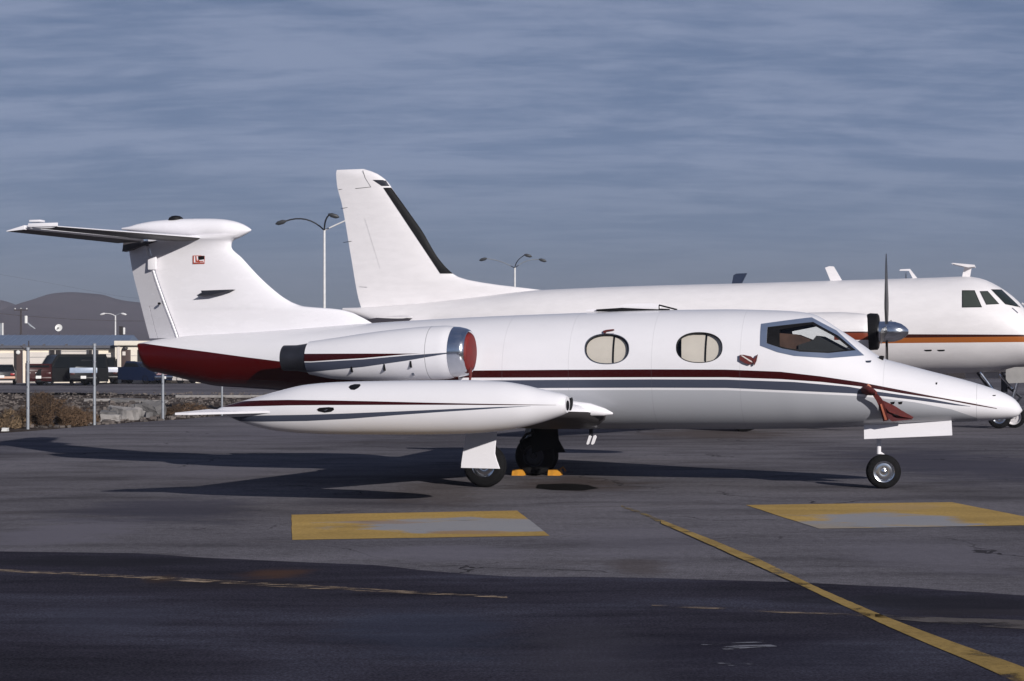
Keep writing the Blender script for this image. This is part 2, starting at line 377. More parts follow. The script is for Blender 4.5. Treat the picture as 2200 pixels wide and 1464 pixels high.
# worn construction seam
m_seam = worn_paint('worn_cream_line', (.40, .30, .21), scale=4.5, lo=.38, hi=.54, stretch=(1.0, 5, 1))
m_seam2 = worn_paint('very_worn_cream_line', (.30, .23, .17), scale=3.0, lo=.34, hi=.52, stretch=(1.0, 4, 1))
def strip(name, ctr, z, mat, jag=0.02, step=.12):
    """ctr: px, py_top, py_bottom"""
    return sheet(name, [G(p[0], p[1]) for p in ctr]+[G(p[0], p[2]) for p in reversed(ctr)], z, mat, jag=jag, step=step)
strip('seam_line', [(-100, 1219, 1226), (0, 1225.5, 1231), (200, 1234, 1240), (420, 1246, 1253), (640, 1258, 1266), (860, 1271, 1277), (1090, 1284, 1288)], .008, m_seam)
strip('seam_line', [(1400, 1301, 1305), (1530, 1306, 1311), (1700, 1314, 1321), (1870, 1322, 1328)], .008, m_seam2)
m_tan = worn_paint('tan_patch', (.12, .105, .10), scale=1.5, lo=.50, hi=.60)
strip('seam_line', [(1880, 1322, 1329), (1950, 1327, 1336), (2060, 1331, 1345), (2250, 1337, 1358)], .008, m_tan)
m_oil = worn_paint('oil_stain', (.007, .006, .005), scale=2, lo=.72, hi=.85)
sheet('oil_stain', [G(1152, 1050), G(1157, 1042), G(1215, 1040), G(1262, 1043), G(1288, 1050), G(1250, 1055), G(1190, 1054)], .006, m_oil, jag=.03, step=.05)
m_scuff = worn_paint('pale_scuff', (.22, .22, .25), scale=5, lo=.45, hi=.52, stretch=(.6, 3, 1))
sheet('pale_scuff', [G(1505, 1388), G(1640, 1379), G(1670, 1392), G(1560, 1400)], .008, m_scuff, jag=.04, step=.06)
sheet('pale_scuff', [G(1540, 1428), G(1600, 1424), G(1620, 1430), G(1570, 1434)], .008, m_scuff, jag=.03, step=.06)
# yellow markings
YEL = (.47, .31, .10)
BGR = (.27, .29, .33); BRS = (.30, .20, .13)
m_yel = worn_paint('yellow_road_paint', YEL, [((690, 1112, 1330, 1147), BGR, .85), ((900, 1140, 1120, 1150), BRS, .7), ((720, 1118, 900, 1128), BRS, .6), ((1680, 1102, 2110, 1140), BGR, .85), ((1640, 1122, 1860, 1140), (.30, .28, .26), .8), ((1850, 1084, 2050, 1098), (.40, .27, .13), .6)], scale=1.6, lo=.60, hi=.85, stretch=(.8, 2.6, 1), keep=.6)
sheet('painted_rectangle', [G(626, 1107), G(1111, 1098), G(1181, 1152), G(628, 1161)], .004, m_yel, jag=.015, step=.15)
sheet('painted_rectangle', [G(1602, 1086), G(2045, 1080), G(2290, 1128), G(1760, 1137)], .004, m_yel, jag=.015, step=.15)
m_yel2 = worn_paint('yellow_lead_in_paint', (.37, .25, .085), scale=2.2, lo=.54, hi=.70, stretch=(1, 1, 1))
m_yel3 = worn_paint('faded_yellow_paint', (.26, .19, .085), scale=4.0, lo=.36, hi=.60, stretch=(1, 1, 1))
L1 = [(1420, 1118, 1126), (1480, 1142, 1152), (1560, 1174, 1188), (1640, 1208, 1224), (1700, 1237, 1251), (1800, 1284, 1298), (1900, 1326, 1345), (2000, 1365, 1389), (2100, 1401, 1431), (2200, 1437, 1478), (2320, 1486, 1540)]
cp = [(G(a, b), G(a, c)) for a, b, c in L1]
fx = pchip([i for i in range(len(cp))], [p[0].x for p in cp]); fy = pchip([i for i in range(len(cp))], [p[0].y for p in cp])
gx = pchip([i for i in range(len(cp))], [p[1].x for p in cp]); gy = pchip([i for i in range(len(cp))], [p[1].y for p in cp])
ts = [i*.2 for i in range(5*(len(cp)-1)+1)]
sheet('lead_in_line', [Vector((fx(t), fy(t), 0)) for t in ts]+[Vector((gx(t), gy(t), 0)) for t in reversed(ts)], .008, m_yel2, jag=.012, step=.08)
L2 = [(1335, 1087, 1090), (1370, 1098, 1103), (1395, 1107, 1113), (1420, 1118, 1126)]
sheet('lead_in_line', [G(a, b) for a, b, c in L2]+[G(a, c) for a, b, c in reversed(L2)], .004, m_yel3, jag=.02, step=.08)

# ------------------------------------------------------------------ generic bodies
def body_from(stations, nst, nring, nu=2.15, nl=2.25):
    """stations: (x, ztop, zbot, halfwidth[, zmid frac]) sorted by x. returns section functions + grid"""
    st = sorted(stations); xs = [s[0] for s in st]
    ft = pchip(xs, [s[1] for s in st]); fb = pchip(xs, [s[2] for s in st]); fw = pchip(xs, [s[3] for s in st])
    fm = pchip(xs, [s[4] if len(s) > 4 else .5 for s in st])
    return ft, fb, fw, fm
class Body:
    def __init__(s, stations, nu=2.15, nl=2.25):
        s.ft, s.fb, s.fw, s.fm = body_from(stations, 0, 0); s.nu, s.nl = nu, nl
        s.x0 = min(a[0] for a in stations); s.x1 = max(a[0] for a in stations)
    def halfw(s, x, z):
        zt, zb, hw = s.ft(x), s.fb(x), s.fw(x); zm = zb+(zt-zb)*s.fm(x)
        if z >= zm: q = min(1, (z-zm)/max(1e-6, zt-zm)); n = s.nu
        else: q = min(1, (zm-z)/max(1e-6, zm-zb)); n = s.nl
        return hw*max(0, 1-q**n)**(1/n)
    def ring(s, x, n):
        zt, zb, hw = s.ft(x), s.fb(x), s.fw(x); zm = zb+(zt-zb)*s.fm(x); out = []
        for k in range(n):
            a = 2*math.pi*k/n; ca, sa = math.cos(a), math.sin(a); e = s.nu if sa >= 0 else s.nl
            y = hw*math.copysign(abs(ca)**(2/e), ca)
            z = zm+((zt-zm) if sa >= 0 else (zm-zb))*math.copysign(abs(sa)**(2/e), sa)
            out.append((x, y, z))
        return out
    def grid(s, nst, nring, warp=None):
        vs = []; fs = []; xs = [s.x0+(s.x1-s.x0)*(.5-.5*math.cos(math.pi*i/nst))*.35+(s.x1-s.x0)*(i/nst)*.65 for i in range(nst+1)]
        for x in xs: vs += s.ring(x, nring)
        for i in range(nst):
            for k in range(nring):
                fs.append((i*nring+k, i*nring+(k+1) % nring, (i+1)*nring+(k+1) % nring, (i+1)*nring+k))
        fs += [tuple(range(nring-1, -1, -1)), tuple(range(nst*nring, (nst+1)*nring))]
        return vs, fs
    def surf(s, fr, px, py, side=-1):
        y = s.fw((s.x0+s.x1)/2)*side
        for _ in range(12):
            x, z = fr.inv(px, py, y); y = side*s.halfw(x, z)
        return x, z
def weld(bm): bmesh.ops.remove_doubles(bm, verts=bm.verts, dist=1e-5)
def cut_poly(bm, poly, side=0, xr=.15):
    """cut a convex (x,z) opening through the skin; side -1/1 restricts to starboard/port, 0 both"""
    xa, xb = min(p[0] for p in poly)-xr, max(p[0] for p in poly)+xr; za, zb = min(p[1] for p in poly)-xr, max(p[1] for p in poly)+xr
    area = sum(poly[i][0]*poly[(i+1) % len(poly)][1]-poly[(i+1) % len(poly)][0]*poly[i][1] for i in range(len(poly)))
    if area < 0: poly = poly[::-1]
    def near(f):
        c = f.calc_center_median(); return xa < c.x < xb and za < c.z < zb and (side == 0 or c.y*side > 0)
    for i, p in enumerate(poly):
        q = poly[(i+1) % len(poly)]; d = Vector((q[0]-p[0], 0, q[1]-p[1]))
        no = Vector((d.z, 0, -d.x)).normalized()
        fs = [f for f in bm.faces if near(f)]
        geom = list({e for f in fs for e in f.edges})+list({v for f in fs for v in f.verts})+fs
        bmesh.ops.bisect_plane(bm, geom=geom, dist=1e-5, plane_co=(p[0], 0, p[1]), plane_no=no)
    dead = []
    for f in bm.faces:
        c = f.calc_center_median()
        if not near(f): continue
        if all((poly[(i+1) % len(poly)][0]-p[0])*(c.z-p[1])-(poly[(i+1) % len(poly)][1]-p[1])*(c.x-p[0]) > 0 for i, p in enumerate(poly)): dead.append(f)
    bmesh.ops.delete(bm, geom=dead, context='FACES')
def solid_shell(name, bm, mats, parent, th=.03):
    me = bpy.data.meshes.new(name); bmesh.ops.recalc_face_normals(bm, faces=bm.faces); bm.to_mesh(me); bm.free()
    for m in mats: me.materials.append(m)
    o = link(bpy.data.objects.new(name, me), parent)
    sd = o.modifiers.new('s', 'SOLIDIFY'); sd.thickness = th; sd.offset = -1; sd.material_offset = 1; sd.material_offset_rim = 1
    dg = bpy.context.evaluated_depsgraph_get(); nm = bpy.data.meshes.new_from_object(o.evaluated_get(dg)); o.modifiers.clear()
    o.data = nm; nm.name = name; bpy.data.meshes.remove(me)
    nm.polygons.foreach_set('use_smooth', [True]*len(nm.polygons)); nm.set_sharp_from_angle(angle=R(40))
    return o
def patch(name, B, outer, inner, mat, parent, side=-1, off=.004, th=.0, n=None, rows=2, smooth=True):
    """ring between two closed outlines laid on the skin of body B (inner None: filled)"""
    def dens(poly, n):
        L = [math.dist(poly[i], poly[(i+1) % len(poly)]) for i in range(len(poly))]; T = sum(L); out = []
        for k in range(n):
            d = T*k/n; i = 0
            while d > L[i] and i < len(L)-1: d -= L[i]; i += 1
            a, b = poly[i], poly[(i+1) % len(poly)]; t = d/max(L[i], 1e-9); out.append((a[0]+(b[0]-a[0])*t, a[1]+(b[1]-a[1])*t))
        return out
    n = n or 64
    if len(outer) != n or (inner and len(inner) != n):
        if inner and len(inner) == len(outer):       # corner matched
            per = n//len(outer); oo = []; ii = []
            for i in range(len(outer)):
                for k in range(per):
                    t = k/per; a, b = outer[i], outer[(i+1) % len(outer)]; c, d = inner[i], inner[(i+1) % len(inner)]
                    oo.append((a[0]+(b[0]-a[0])*t, a[1]+(b[1]-a[1])*t)); ii.append((c[0]+(d[0]-c[0])*t, c[1]+(d[1]-c[1])*t))
            outer, inner = oo, ii; n = len(oo)
        else: outer = dens(outer, n)
    if inner is None:
        cx = sum(p[0] for p in outer)/n; cz = sum(p[1] for p in outer)/n; inner = [(cx, cz)]*n; rows = 5
    vs = []; fs = []
    def P(x, z, o): return (x, side*(B.halfw(x, z)+o), z)
    for r in range(rows+1):
        t = r/rows
        for k in range(n):
            x = outer[k][0]*(1-t)+inner[k][0]*t; z = outer[k][1]*(1-t)+inner[k][1]*t; vs.append(P(x, z, off))
    for r in range(rows):
        for k in range(n): fs.append((r*n+k, r*n+(k+1) % n, (r+1)*n+(k+1) % n, (r+1)*n+k))
    bm = bmesh.new(); bv = [bm.verts.new(v) for v in vs]
    for f in fs:
        try: bm.faces.new([bv[i] for i in f])
        except ValueError: pass
    weld(bm); return bm_obj(name, bm, mat, parent, smooth, 50)
def sect(chord_pts, th):
    """aerofoil loop for a plate: list of (u, +-t)"""
    up = [(0, 0), (.012, .30), (.05, .62), (.15, .93), (.3, 1.0), (.5, .85), (.75, .45), (1, .03)]
    return [(u, t*th/2) for u, t in up]+[(u, -t*th/2) for u, t in reversed(up[1:-1])]+[]
def wing(name, secs, mat, parent, vertical=False, smooth=True, under=None):
    """secs: list of (LE(x,y,z), chord, thickness ratio). chord runs to -x."""
    vs = []; fs = []; base = sect(None, 1.0); n = len(base)
    for (le, c, th) in secs:
        for (u, t) in base:
            if vertical: vs.append((le[0]-u*c, le[1]+t*c*th, le[2]))
            else: vs.append((le[0]-u*c, le[1], le[2]+t*c*th))
    m = len(secs)
    for i in range(m-1):
        for k in range(n): fs.append((i*n+k, i*n+(k+1) % n, (i+1)*n+(k+1) % n, (i+1)*n+k))
    fs += [tuple(range(n-1, -1, -1)), tuple(range((m-1)*n, m*n))]
    o = mesh_obj(name, vs, fs, mat, parent, smooth, 30)
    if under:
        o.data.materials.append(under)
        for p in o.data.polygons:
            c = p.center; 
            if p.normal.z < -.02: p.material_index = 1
    return o

# ================================================================== FRONT JET
LJ = Frame(0.02, 22.55, R(17))
inv = LJ.inv
jet = thing('business_jet', 'white twin-engine business jet with maroon and grey stripes and wing tip tanks, filling the foreground', 'airplane', (LJ.o[0], LJ.o[1], 0), -LJ.yaw)
prof = [(2196.5, 881, 883, .004, .5), (2193, 874, 889, .085, .5), (2180, 858, 897, .17, .48), (2160, 846, 900.5, .235, .47), (2130, 834, 903.5, .31, .46), (2085, 820, 906, .39, .45), (2040, 808, 908, .46, .45), (1996, 797, 910, .52, .45),
        (1940, 782, 913, .58, .47), (1897, 770, 915, .62, .50), (1850, 739, 917, .665, .47), (1800, 706, 919, .71, .46), (1749, 676, 920.5, .755, .47), (1720, 670.5, 921, .775, .48), (1685, 668, 921.5, .79, .5), (1620, 666, 922, .80), (1560, 665, 922, .805),
        (1400, 667, 922, .805), (1240, 673, 922, .805), (1060, 680, 920, .79), (924, 687, 905, .72), (794, 695, 880, .63), (700, 702, 856, .56), (600, 710, 839, .48), (540, 714, 834.5, .43), (470, 718, 830, .37), (430, 720, 822.5, .33),
        (345, 729, 802, .25), (330, 731.5, 799, .245), (321, 733.5, 793, .235), (314, 735, 775, .22), (309, 736.5, 748, .19)]
sts = []
for p in prof:
    x, zt = inv(p[0], p[1]); x, zb = inv(p[0], p[2]); sts.append((x, zt, zb, p[3], p[4] if len(p) > 4 else .5))
FB = Body(sts, 2.1, 2.2)
def S(px, py): return FB.surf(LJ, px, py)
def crv(pts, ext=True):
    c = sorted(S(*p) for p in pts)
    if ext: c = [(c[0][0]-3, c[0][1])]+c+[(c[-1][0]+3, c[-1][1])]
    return c
red_hi = crv([(309, 738), (380, 748), (450, 757), (530, 768), (610, 778), (800, 791), (950, 796.5), (1015, 796.5), (1200, 795), (1400, 794), (1560, 794.5), (1676, 799), (1764, 809), (1851, 822), (1996, 850), (2084, 866), (2142, 877.5)])
red_lo = crv([(1015, 812), (1200, 811.5), (1400, 811), (1560, 811), (1676, 815), (1764, 821), (1851, 831), (1938, 845.5), (2025, 858.5), (2084, 869.5), (2142, 879)])
gry_hi = crv([(1015, 818), (1200, 816.5), (1400, 815.5), (1560, 816), (1705, 821), (1822, 831), (1880, 841), (1996, 857), (2054, 868), (2085, 873.5)])
gry_lo = crv([(1015, 835), (1200, 834), (1400, 833.5), (1560, 834), (1705, 840), (1836, 846), (1900, 852), (1967, 860), (2054, 871.5), (2085, 874)])
xa = S(985, 800)[0]; xe = S(2142, 878)[0]; xg = S(2085, 875)[0]
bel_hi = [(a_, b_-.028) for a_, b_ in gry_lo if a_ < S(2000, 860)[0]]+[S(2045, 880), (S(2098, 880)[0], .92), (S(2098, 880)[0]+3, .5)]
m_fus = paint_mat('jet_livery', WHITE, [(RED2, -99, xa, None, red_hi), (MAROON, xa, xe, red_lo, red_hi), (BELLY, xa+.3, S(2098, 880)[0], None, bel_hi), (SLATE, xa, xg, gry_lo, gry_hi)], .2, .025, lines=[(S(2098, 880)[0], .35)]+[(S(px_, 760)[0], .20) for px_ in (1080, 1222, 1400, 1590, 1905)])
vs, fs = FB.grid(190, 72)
bm = bmesh.new(); bv = [bm.verts.new(v) for v in vs]
for f in fs: bm.faces.new([bv[i] for i in f])
weld(bm)
# openings: side windows (both sides)
cw_in = [S(*p) for p in [(1649, 703), (1747, 692), (1800, 721), (1839, 753), (1780, 759), (1718, 756), (1680, 749), (1647, 738)]]
cw_out = [S(*p) for p in [(1635, 696), (1744, 682), (1797, 710), (1857, 764), (1780, 770), (1706, 765), (1670, 757), (1633, 743)]]
cut_poly(bm, cw_in)
# windscreen panes, seen from ahead
def ell(cx, cy, rx, ry, n=28, p=2.3):
    o = []
    for k in range(n):
        a = 2*math.pi*k/n; c, s_ = math.cos(a), math.sin(a)
        o.append(S(cx+rx*math.copysign(abs(c)**(2/p), c), cy+ry*math.copysign(abs(s_)**(2/p), s_)))
    return o
cabw = [(1304, 750, 48, 33), (1502.5, 747, 50, 33)]
for (cx, cy, rx, ry) in cabw: cut_poly(bm, ell(cx, cy, rx-1, ry-1))
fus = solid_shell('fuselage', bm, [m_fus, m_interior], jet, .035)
# cockpit window: slate surround, inner black seal, glass
for sd in (-1, 1):
    patch('window_surround', FB, cw_out, cw_in, m_shade, jet, sd, .004, n=64, rows=3)
    cc = (sum(p[0] for p in cw_in)/8, sum(p[1] for p in cw_in)/8)
    inn = [S(*p) for p in [(1675, 709), (1745, 697.5), (1795, 724.5), (1829, 750.8), (1780, 755.8), (1720, 752.5), (1690, 748), (1675, 744)]]
    patch('cockpit_window', FB, cw_in, None, m_glass, jet, sd, -.02, n=64)
    patch('window_seal', FB, cw_in, inn, m_black, jet, sd, -.012, n=64, rows=2)
    for (cx, cy, rx, ry) in cabw:
        e = ell(cx, cy, rx, ry, 48); ei = ell(cx, cy, rx-1.5, ry-1.5, 48)
        wr = patch('cabin_window', FB, e, ei, m_steel if cx < 1400 else m_black, jet, sd, .003, n=48, rows=1)
        patch('pane', FB, ell(cx, cy, rx-1, ry-1, 48), None, m_glass, wr, sd, -.008, n=48)
        off = -.055
        if cx < 1400:
            b1 = ell(cx-2, cy+2, rx-4, ry-4, 48)
        else:
            b1 = [S(*p) for p in [(1463, 720), (1540, 720), (1552, 735), (1552, 762), (1530, 782), (1463, 782)]]
        patch('window_blind', FB, b1, None, m_shadeblind, wr, sd, off, n=48)
        xm, zm = S(cx+12, cy); xs_ = [S(cx+13, cy-ry), S(cx+17, cy-ry), S(cx+13, cy+ry), S(cx+9, cy+ry)]
        patch('blind_seam', FB, xs_, None, simple('blind_gap', (.035, .018, .018), .6) if cx < 0 else m_black, wr, sd, off+.006, n=16)
# cockpit interior
xb, zb_ = inv(1660, 745, 0)
mbx = MB(); x0, z0 = inv(1720, 765, -.2); x1, z1 = inv(1760, 722, -.2); x2, z2 = inv(1835, 762, -.2)
mbx.prism([(x0, z0-.15), (inv(1722, 745, -.2)[0], inv(1722, 742, -.2)[1]), (inv(1752, 732, -.2)[0], inv(1752, 732, -.2)[1]), (x1, z1), (x2, z2), (x2, z2-.2)], -.5, .5).build('instrument_panel', m_interior, jet)
s_ = thing if False else None
for sy in (-.3, .3):
    mbx = MB(); xa_, za_ = inv(1728, 752, sy)
    mbx.prism([(xa_-.36, za_-.4), (xa_-.36, za_+.13), (xa_-.28, za_+.17), (xa_-.08, za_+.155), (xa_+.06, za_+.10), (xa_+.08, za_-.4)], sy-.17, sy+.17); mbx.box((xa_+.25, sy, za_-.48), (.3, .34, .12))
    mbx.build('pilot_seat', m_seat, jet, bevel=.04)
MB().prism([(inv(1655, 0, 0)[0], .95), (inv(1655, 0, 0)[0]-.04, .95), (inv(1655, 0, 0)[0]-.04, 2.05), (inv(1655, 0, 0)[0], 2.05)], -.45, .45).build('bulkhead', m_interior, jet)
# windscreen frame post and nozzle
def capsule(name, pts, r, mat, parent, n=8): return MB().tube(pts, r, n).build(name, mat, parent, True)
x, z = S(1896, 769)
MB().lathe([(-.03, .0), (-.028, .018), (0, .028), (.03, .028), (.032, 0)], (x, -FB.halfw(x, z-.02)-.01, z), (1, 0, -.2), 12).build('defog_nozzle', m_black, jet, True)
# small skin marks
for (px, py, w_, h_) in [(1866, 777, 7, 2.5), (2012, 824, 2.2, 2.5), (1918, 866, 5, 3), (1934.5, 866, 5, 3), (2136, 850, 4, 1.2), (1130, 907, 8, 1.2)]:
    pp = [S(px-w_, py-h_*.6), S(px+w_, py-h_), S(px+w_*.6, py+h_), S(px-w_*.7, py+h_)]
    patch('vent_port', FB, pp, None, m_black if w_ < 7 else m_steel, jet, -1, .003, n=16)

# ---- fin, bullet, rudder
def prism_fin(name, pts_px, yt, mat, parent, edge=.25, y0=0., bev=True):
    """thin lens-section plate from an outline seen side on"""
    P = [inv(p[0], p[1], y0) for p in pts_px]
    return P
fin_le = [(522, 506), (508, 512), (498, 521), (497, 530), (520, 555), (560, 598), (590, 625), (613, 642), (635, 653), (662, 660), (700, 662), (740, 667), (775, 681), (800, 695)]
def fin_section(z_list, le_f, te_f, th_f, name, mat, parent, yoff=None, nose=.28):
    """stack of aerofoil sections, one per height"""
    vs = []; fs = []
    us = [0, .01, .03, .07, .14, .25, .4, .6, .8, 1.0]; tt = [0, .30, .5, .7, .88, 1.0, .98, .78, .48, .10]
    loop = [(u, t) for u, t in zip(us, tt)]+[(u, -t) for u, t in zip(us[::-1][:-1], tt[::-1][:-1])]
    n = len(loop)
    for z in z_list:
        a, b, th = le_f(z), te_f(z), th_f(z)
        for (u, t) in loop:
            x = a+(b-a)*u; vs.append((x, t*th/2+(yoff(x, z) if yoff else 0), z))
    m = len(z_list)
    for i in range(m-1):
        for k in range(n): fs.append((i*n+k, i*n+(k+1) % n, (i+1)*n+(k+1) % n, (i+1)*n+k))
    fs += [tuple(range(n)), tuple(range((m-1)*n, m*n))]
    return mesh_obj(name, vs, fs, mat, parent, True, 40)
fl = sorted([(inv(*p)[1], inv(*p)[0]) for p in fin_le]); fle = pchip([a[0] for a in fl], [a[1] for a in fl])
hinge = sorted([(inv(*p)[1], inv(*p)[0]) for p in [(318, 520), (330, 572), (356, 650), (383, 722), (390, 745)]]); fh = pchip([a[0] for a in hinge], [a[1] for a in hinge])
tel = sorted([(inv(*p)[1], inv(*p)[0]) for p in [(268, 528), (277, 585), (290, 640), (305, 705), (311, 728)]]); fte = pchip([a[0] for a in tel], [a[1] for a in tel])
zf0 = inv(600, 712)[1]-.12; zf1 = inv(470, 506)[1]
zl = [zf0+(zf1-zf0)*i/90 for i in range(91)]
m_fin = m_white
fin = fin_section(zl, fle, lambda z: fh(z)+.01, lambda z: .13+.05*max(0, (2.8-z))+.19*math.exp(-max(0, zf1-.05-z)/.10), 'fin', m_fin, jet)
zr0 = inv(340, 727)[1]; zr1 = inv(300, 529)[1]
zl = [zr0+(zr1-zr0)*i/20 for i in range(21)]
defl = math.tan(R(15))
def ry(x, z): return (fh(z)-x)*defl
def rud_sec(name, a_f, b_f, tha, thb, zl, mat, parent):
    vs = []; fs = []
    for z in zl:
        a, b = a_f(z), b_f(z)
        for (x, y) in ((a, tha(z)), (b, thb(z)), (b, -thb(z)), (a, -tha(z))): vs.append((x, y+ry(x, z), z))
    for i in range(len(zl)-1):
        for k in range(4): fs.append((i*4+k, i*4+(k+1) % 4, i*4+4+(k+1) % 4, i*4+4+k))
    fs += [(0, 1, 2, 3), tuple(range(len(zl)*4-4, len(zl)*4))]
    return mesh_obj(name, vs, fs, mat, parent)
zh0 = inv(330, 562)[1]
rud = rud_sec('rudder', lambda z: fh(z)-.035, fte, lambda z: .055, lambda z: .006, [z for z in zl if z > inv(310, 660)[1]]+[], m_white, jet)
zlo = [z for z in zl if z <= inv(310, 660)[1]+.09]
tabx = lambda z: fte(z)+.155
rud_sec('rudder_skin', lambda z: fh(z)-.035, lambda z: tabx(z)+.012, lambda z: .055, lambda z: .022, zlo, m_white, rud)
rud_sec('trim_tab', tabx, fte, lambda z: .021, lambda z: .006, zlo[:-1], m_white, rud)
# hinge fairing and small dark hinge
x, z = inv(333, 566); MB().box((x, -.075, z), (.13, .05, .2)).build('rudder_balance_fairing', m_white, jet, bevel=.015)
x, z = inv(348, 653); MB().lathe([(-.02, .0), (-.02, .018), (.01, .018), (.01, 0)], (x, -.075, z), (0, 1, 0), 10).build('hinge_bolt', m_black, jet)
MB().tube([(fh(z)+.01, -.062, z) for z in zl if z < zh0], .016, 6).build('hinge_strip', m_white, jet, True)
# bullet fairing
bp = [(262, 490, 494, .01), (275, 488, 496, .04), (300, 481, 500, .08), (340, 474.5, 505, .12), (400, 470.5, 510, .15), (450, 470, 515, .16), (480, 471.5, 516, .155), (505, 476, 514, .125), (522, 482, 507, .085), (534, 489, 500, .045), (540, 494, 495, .005)]
B2 = Body([(inv(p[0], p[1])[0], inv(p[0], p[1])[1], inv(p[0], p[2])[1], p[3]) for p in bp], 2.1, 2.1)
vs, fs = B2.grid(40, 28); mesh_obj('bullet_fairing', vs, fs, m_white, jet, True, 60)
x, z = inv(378, 470); MB().lathe([(-.02, .11), (.01, .10), (.035, .06), (.045, 0)], (x, 0, z), (0, 0, 1), 16).build('beacon', m_black, jet, True)
# stabiliser: two halves, each with its elevator
zs = inv(440, 512, -.1)[1]
for sd in (-1, 1):
    yr, yt = -.10, -2.24
    def at(px, py, yl): return inv(px, py, yl)[0]
    leR, teR = at(438, 512, yr), at(258, 512, yr); leT, teT = at(120, 487, yt), at(14, 487, yt)
    zt = inv(120, 487, yt)[1]; hr = leR-(leR-teR)*.68; ht = leT-(leT-teT)*.62
    k = .86; leK = leR+(leT-leR)*k; teK = teR+(teT-teR)*k
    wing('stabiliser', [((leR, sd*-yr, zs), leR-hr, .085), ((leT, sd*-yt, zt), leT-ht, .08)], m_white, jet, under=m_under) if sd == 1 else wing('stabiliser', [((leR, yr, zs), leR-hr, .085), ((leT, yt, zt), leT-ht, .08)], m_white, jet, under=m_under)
    yy = lambda v: v if sd == -1 else -v
    el = MB(); dz = -.045
    vsE = []
    for (y_, a, b, z_) in ((yr-.06, hr-.015, teR, zs), (yt, ht-.015, teT, zt)):
        vsE += [(a, yy(y_), z_+.028), (b, yy(y_), z_+dz+.005), (b, yy(y_), z_+dz-.005), (a, yy(y_), z_-.028)]
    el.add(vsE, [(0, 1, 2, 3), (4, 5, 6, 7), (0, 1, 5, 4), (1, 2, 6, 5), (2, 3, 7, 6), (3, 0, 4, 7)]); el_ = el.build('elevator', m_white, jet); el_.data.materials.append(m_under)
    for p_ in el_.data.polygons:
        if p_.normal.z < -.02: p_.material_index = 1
    # tip cap and horn balance
    xm = at(125, 486, yt); x6 = at(62, 480, yt)
    MB().box(((xm+x6)/2, yy(yt-.012), zt+.025), (xm-x6, .02, .05)).build('stabiliser_tip_cap', m_white, jet, bevel=.006)
    xa_, za_ = inv(75, 475, yt)
    MB().box((xa_, yy(yt+.05), za_), (.17, .12, .03)).build('horn_balance', m_white, jet, bevel=.008)
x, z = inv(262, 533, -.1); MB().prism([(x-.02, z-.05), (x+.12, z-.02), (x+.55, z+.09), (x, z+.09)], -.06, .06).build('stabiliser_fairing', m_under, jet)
# vent blade on the fin
x, z = inv(460, 630, -.1); xl = inv(426, 634, -.1)[0]; xr_ = inv(504, 624, -.1)[0]
MB().prism([(xl, z-.035), (xl+.09, z+.0), (xl+.07, z+.035), (xr_, z+.045), (xr_-.12, z+.012), (xl+.25, z-.03)], -.16, -.05).build('fin_air_scoop', m_exh, jet)
# emblem on the fin, small framed badge with letter-like strokes
em = thing if False else None
def emb(name, pts, mat, parent, off, side=-1):
    P = [inv(p[0], p[1], -.07) for p in pts]
    return MB().prism(P, -.066-off-.002, -.066-off).build(name, mat, parent)
m_embr = simple('orange_red_paint', (.45, .07, .035), .5, 0, .3, 30)
e0 = emb('emblem', [(414, 549.5), (440, 549), (439.5, 567), (414.5, 567)], m_embr, jet, .004)
emb('emblem_panel', [(417, 551), (438.5, 550.5), (438.5, 564), (417, 564.5)], m_white, e0, .007)
emb('emblem_stroke', [(420, 551), (422.5, 551), (423.5, 560), (430, 562), (430, 564), (420.5, 563.5)], m_embr, e0, .010)
emb('emblem_stroke', [(425, 558), (427, 558), (429, 561), (437.5, 561), (437.5, 563), (427, 563)], m_embr, e0, .010)
emb('emblem_block', [(426.5, 551), (439.5, 550), (439.5, 557.5), (429, 559), (426.5, 556)], m_black, e0, .013)

